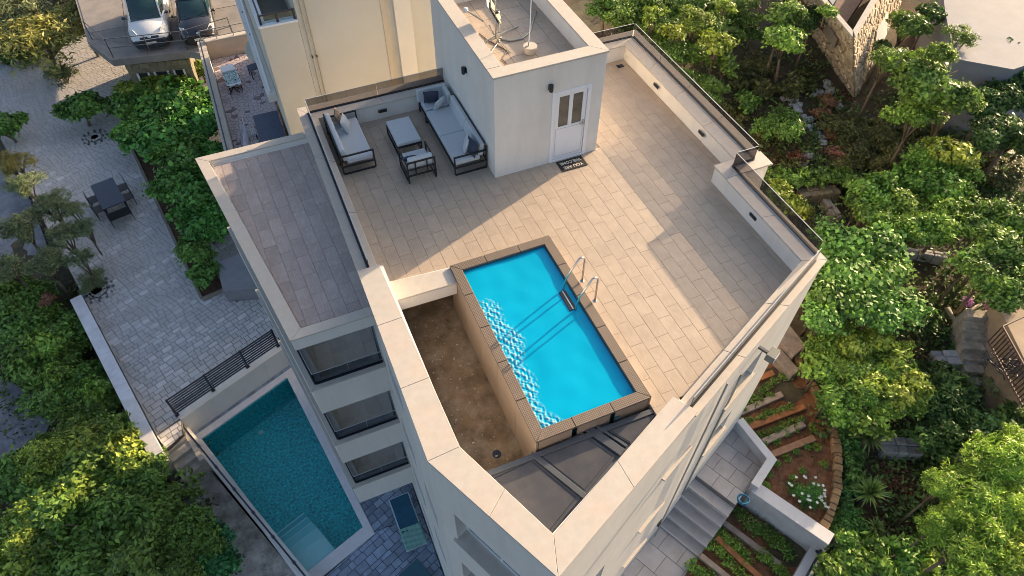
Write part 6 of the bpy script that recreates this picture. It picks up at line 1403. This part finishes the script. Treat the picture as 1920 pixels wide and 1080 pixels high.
for a,b,n,w in (((1395,768),(1440,742),4,'just above the long orange sleeper'),((1395,795),(1485,762),8,'just below the weathered grey sleeper'),((1405,826),(1500,787),8,'just below the long orange sleeper'),((1440,720),(1480,706),4,'just above the weathered grey sleeper'),((1412,745),(1440,728),3,'touching the villa wall beside the grey sleeper')):
    for k in range(n):
        t_=k/(n-1); bedding(a[0]+(b[0]-a[0])*t_+rnd.uniform(-3,3),a[1]+(b[1]-a[1])*t_+rnd.uniform(-3,3),-7.15,.20,BM2,'dark low herb %s, %s'%(w,nth(k)),'herb rows of the upper bed')
for a,b,n,w in (((1385,958),(1480,1040),11,'along the foot of the long white bed wall'),((1400,975),(1475,1025),8,'second row from the long white bed wall'),((1350,998),(1400,1045),5,'between grey and orange sleepers'),((1335,1020),(1400,1085),5,'just left of the orange sleeper'),((1425,1035),(1475,1078),6,'beside the handrail wall'),((1300,1062),(1330,1080),3,'at the bottom edge next to the path')):
    for k in range(n):
        t_=k/(n-1); bedding(a[0]+(b[0]-a[0])*t_+rnd.uniform(-3,3),a[1]+(b[1]-a[1])*t_+rnd.uniform(-3,3),ZW,.24,BM2 if n>6 else BM,'leafy plant %s, %s'%(w,nth(k)),'plant rows of the lower bed')
# --- ground cover and litter over the open slopes
def scatter(name,mat,regions,n,leaf,hmax,seed,dens=1.):
    g=np.random.RandomState(seed); V=[];k=0
    for i in range(n):
        x0,y0,x1,y1=regions[g.randint(len(regions))]; px=g.uniform(x0,x1);py=g.uniform(y0,y1)
        if math.sin(px*.045+seed)*math.sin(py*.05+seed*2)+.35*math.sin(px*.13)*math.cos(py*.11)<-.25: continue
        P=gnd_fast(px,py)
        for j in range(7):
            c=np.array([P[0],P[1],P[2]])+g.normal(size=3)*np.array([.16,.16,0])+np.array([0,0,g.uniform(0,hmax)])
            nr=g.normal(size=3)*.7+np.array([0,0,.8]); t=np.cross(nr,g.normal(size=3)); t/=np.linalg.norm(t); nr/=np.linalg.norm(nr); b=np.cross(nr,t); s=leaf*g.uniform(.6,1.4)
            V+=[c-t*s,c+b*s*.45,c+t*s,c-b*s*.45]
    V=np.array(V); N=len(V)//4; me=bpy.data.meshes.new(name); me.vertices.add(4*N); me.vertices.foreach_set('co',V.ravel()); me.loops.add(4*N); me.loops.foreach_set('vertex_index',np.arange(4*N,dtype=np.int32)); me.polygons.add(N); me.polygons.foreach_set('loop_start',np.arange(0,4*N,4,dtype=np.int32)); me.polygons.foreach_set('loop_total',np.full(N,4,dtype=np.int32)); me.update(calc_edges=True); me.materials.append(mat)
    o=bpy.data.objects.new(name,me); COL.objects.link(o); return tag(o,kind='stuff')
def gnd_fast(px,py):
    d=ray(px,py); z=-8.
    for i in range(8):
        P=CAM+d*((z-CAM[2])/d[2]); z=.4*z+.6*terr(P[0],P[1])
    return (P[0],P[1],z)
RIGHT=[(1150,-30,1560,330),(1420,260,1920,620),(1520,560,1920,1090),(1560,180,1920,420),(1700,560,1920,1090)]
scatter('ground_cover',M_DK,RIGHT,5200,.085,.35,41)
scatter('ground_cover_light',lm('leaf_cover',(.10,.18,.03),(.16,.22,.05)),RIGHT,2600,.075,.45,42)
scatter('leaf_litter',M_BN,[(1700,600,1820,680),(1620,850,1780,1060),(1640,860,1760,1000),(1540,160,1600,330),(1400,270,1560,330),(1150,0,1920,600)],1800,.05,.05,43)
LEFT=[(-20,520,330,1090),(300,880,520,1090),(-20,-20,180,180)]
scatter('left_cover',M_DK,[(-20,540,200,1090),(180,760,400,1090),(-20,-20,170,140)],2600,.085,.4,44)
scatter('mulch_chips',pm('chips',(.32,.20,.12),.9,.4,10,island=.5),[(1400,690,1560,990)],500,.028,.02,45)
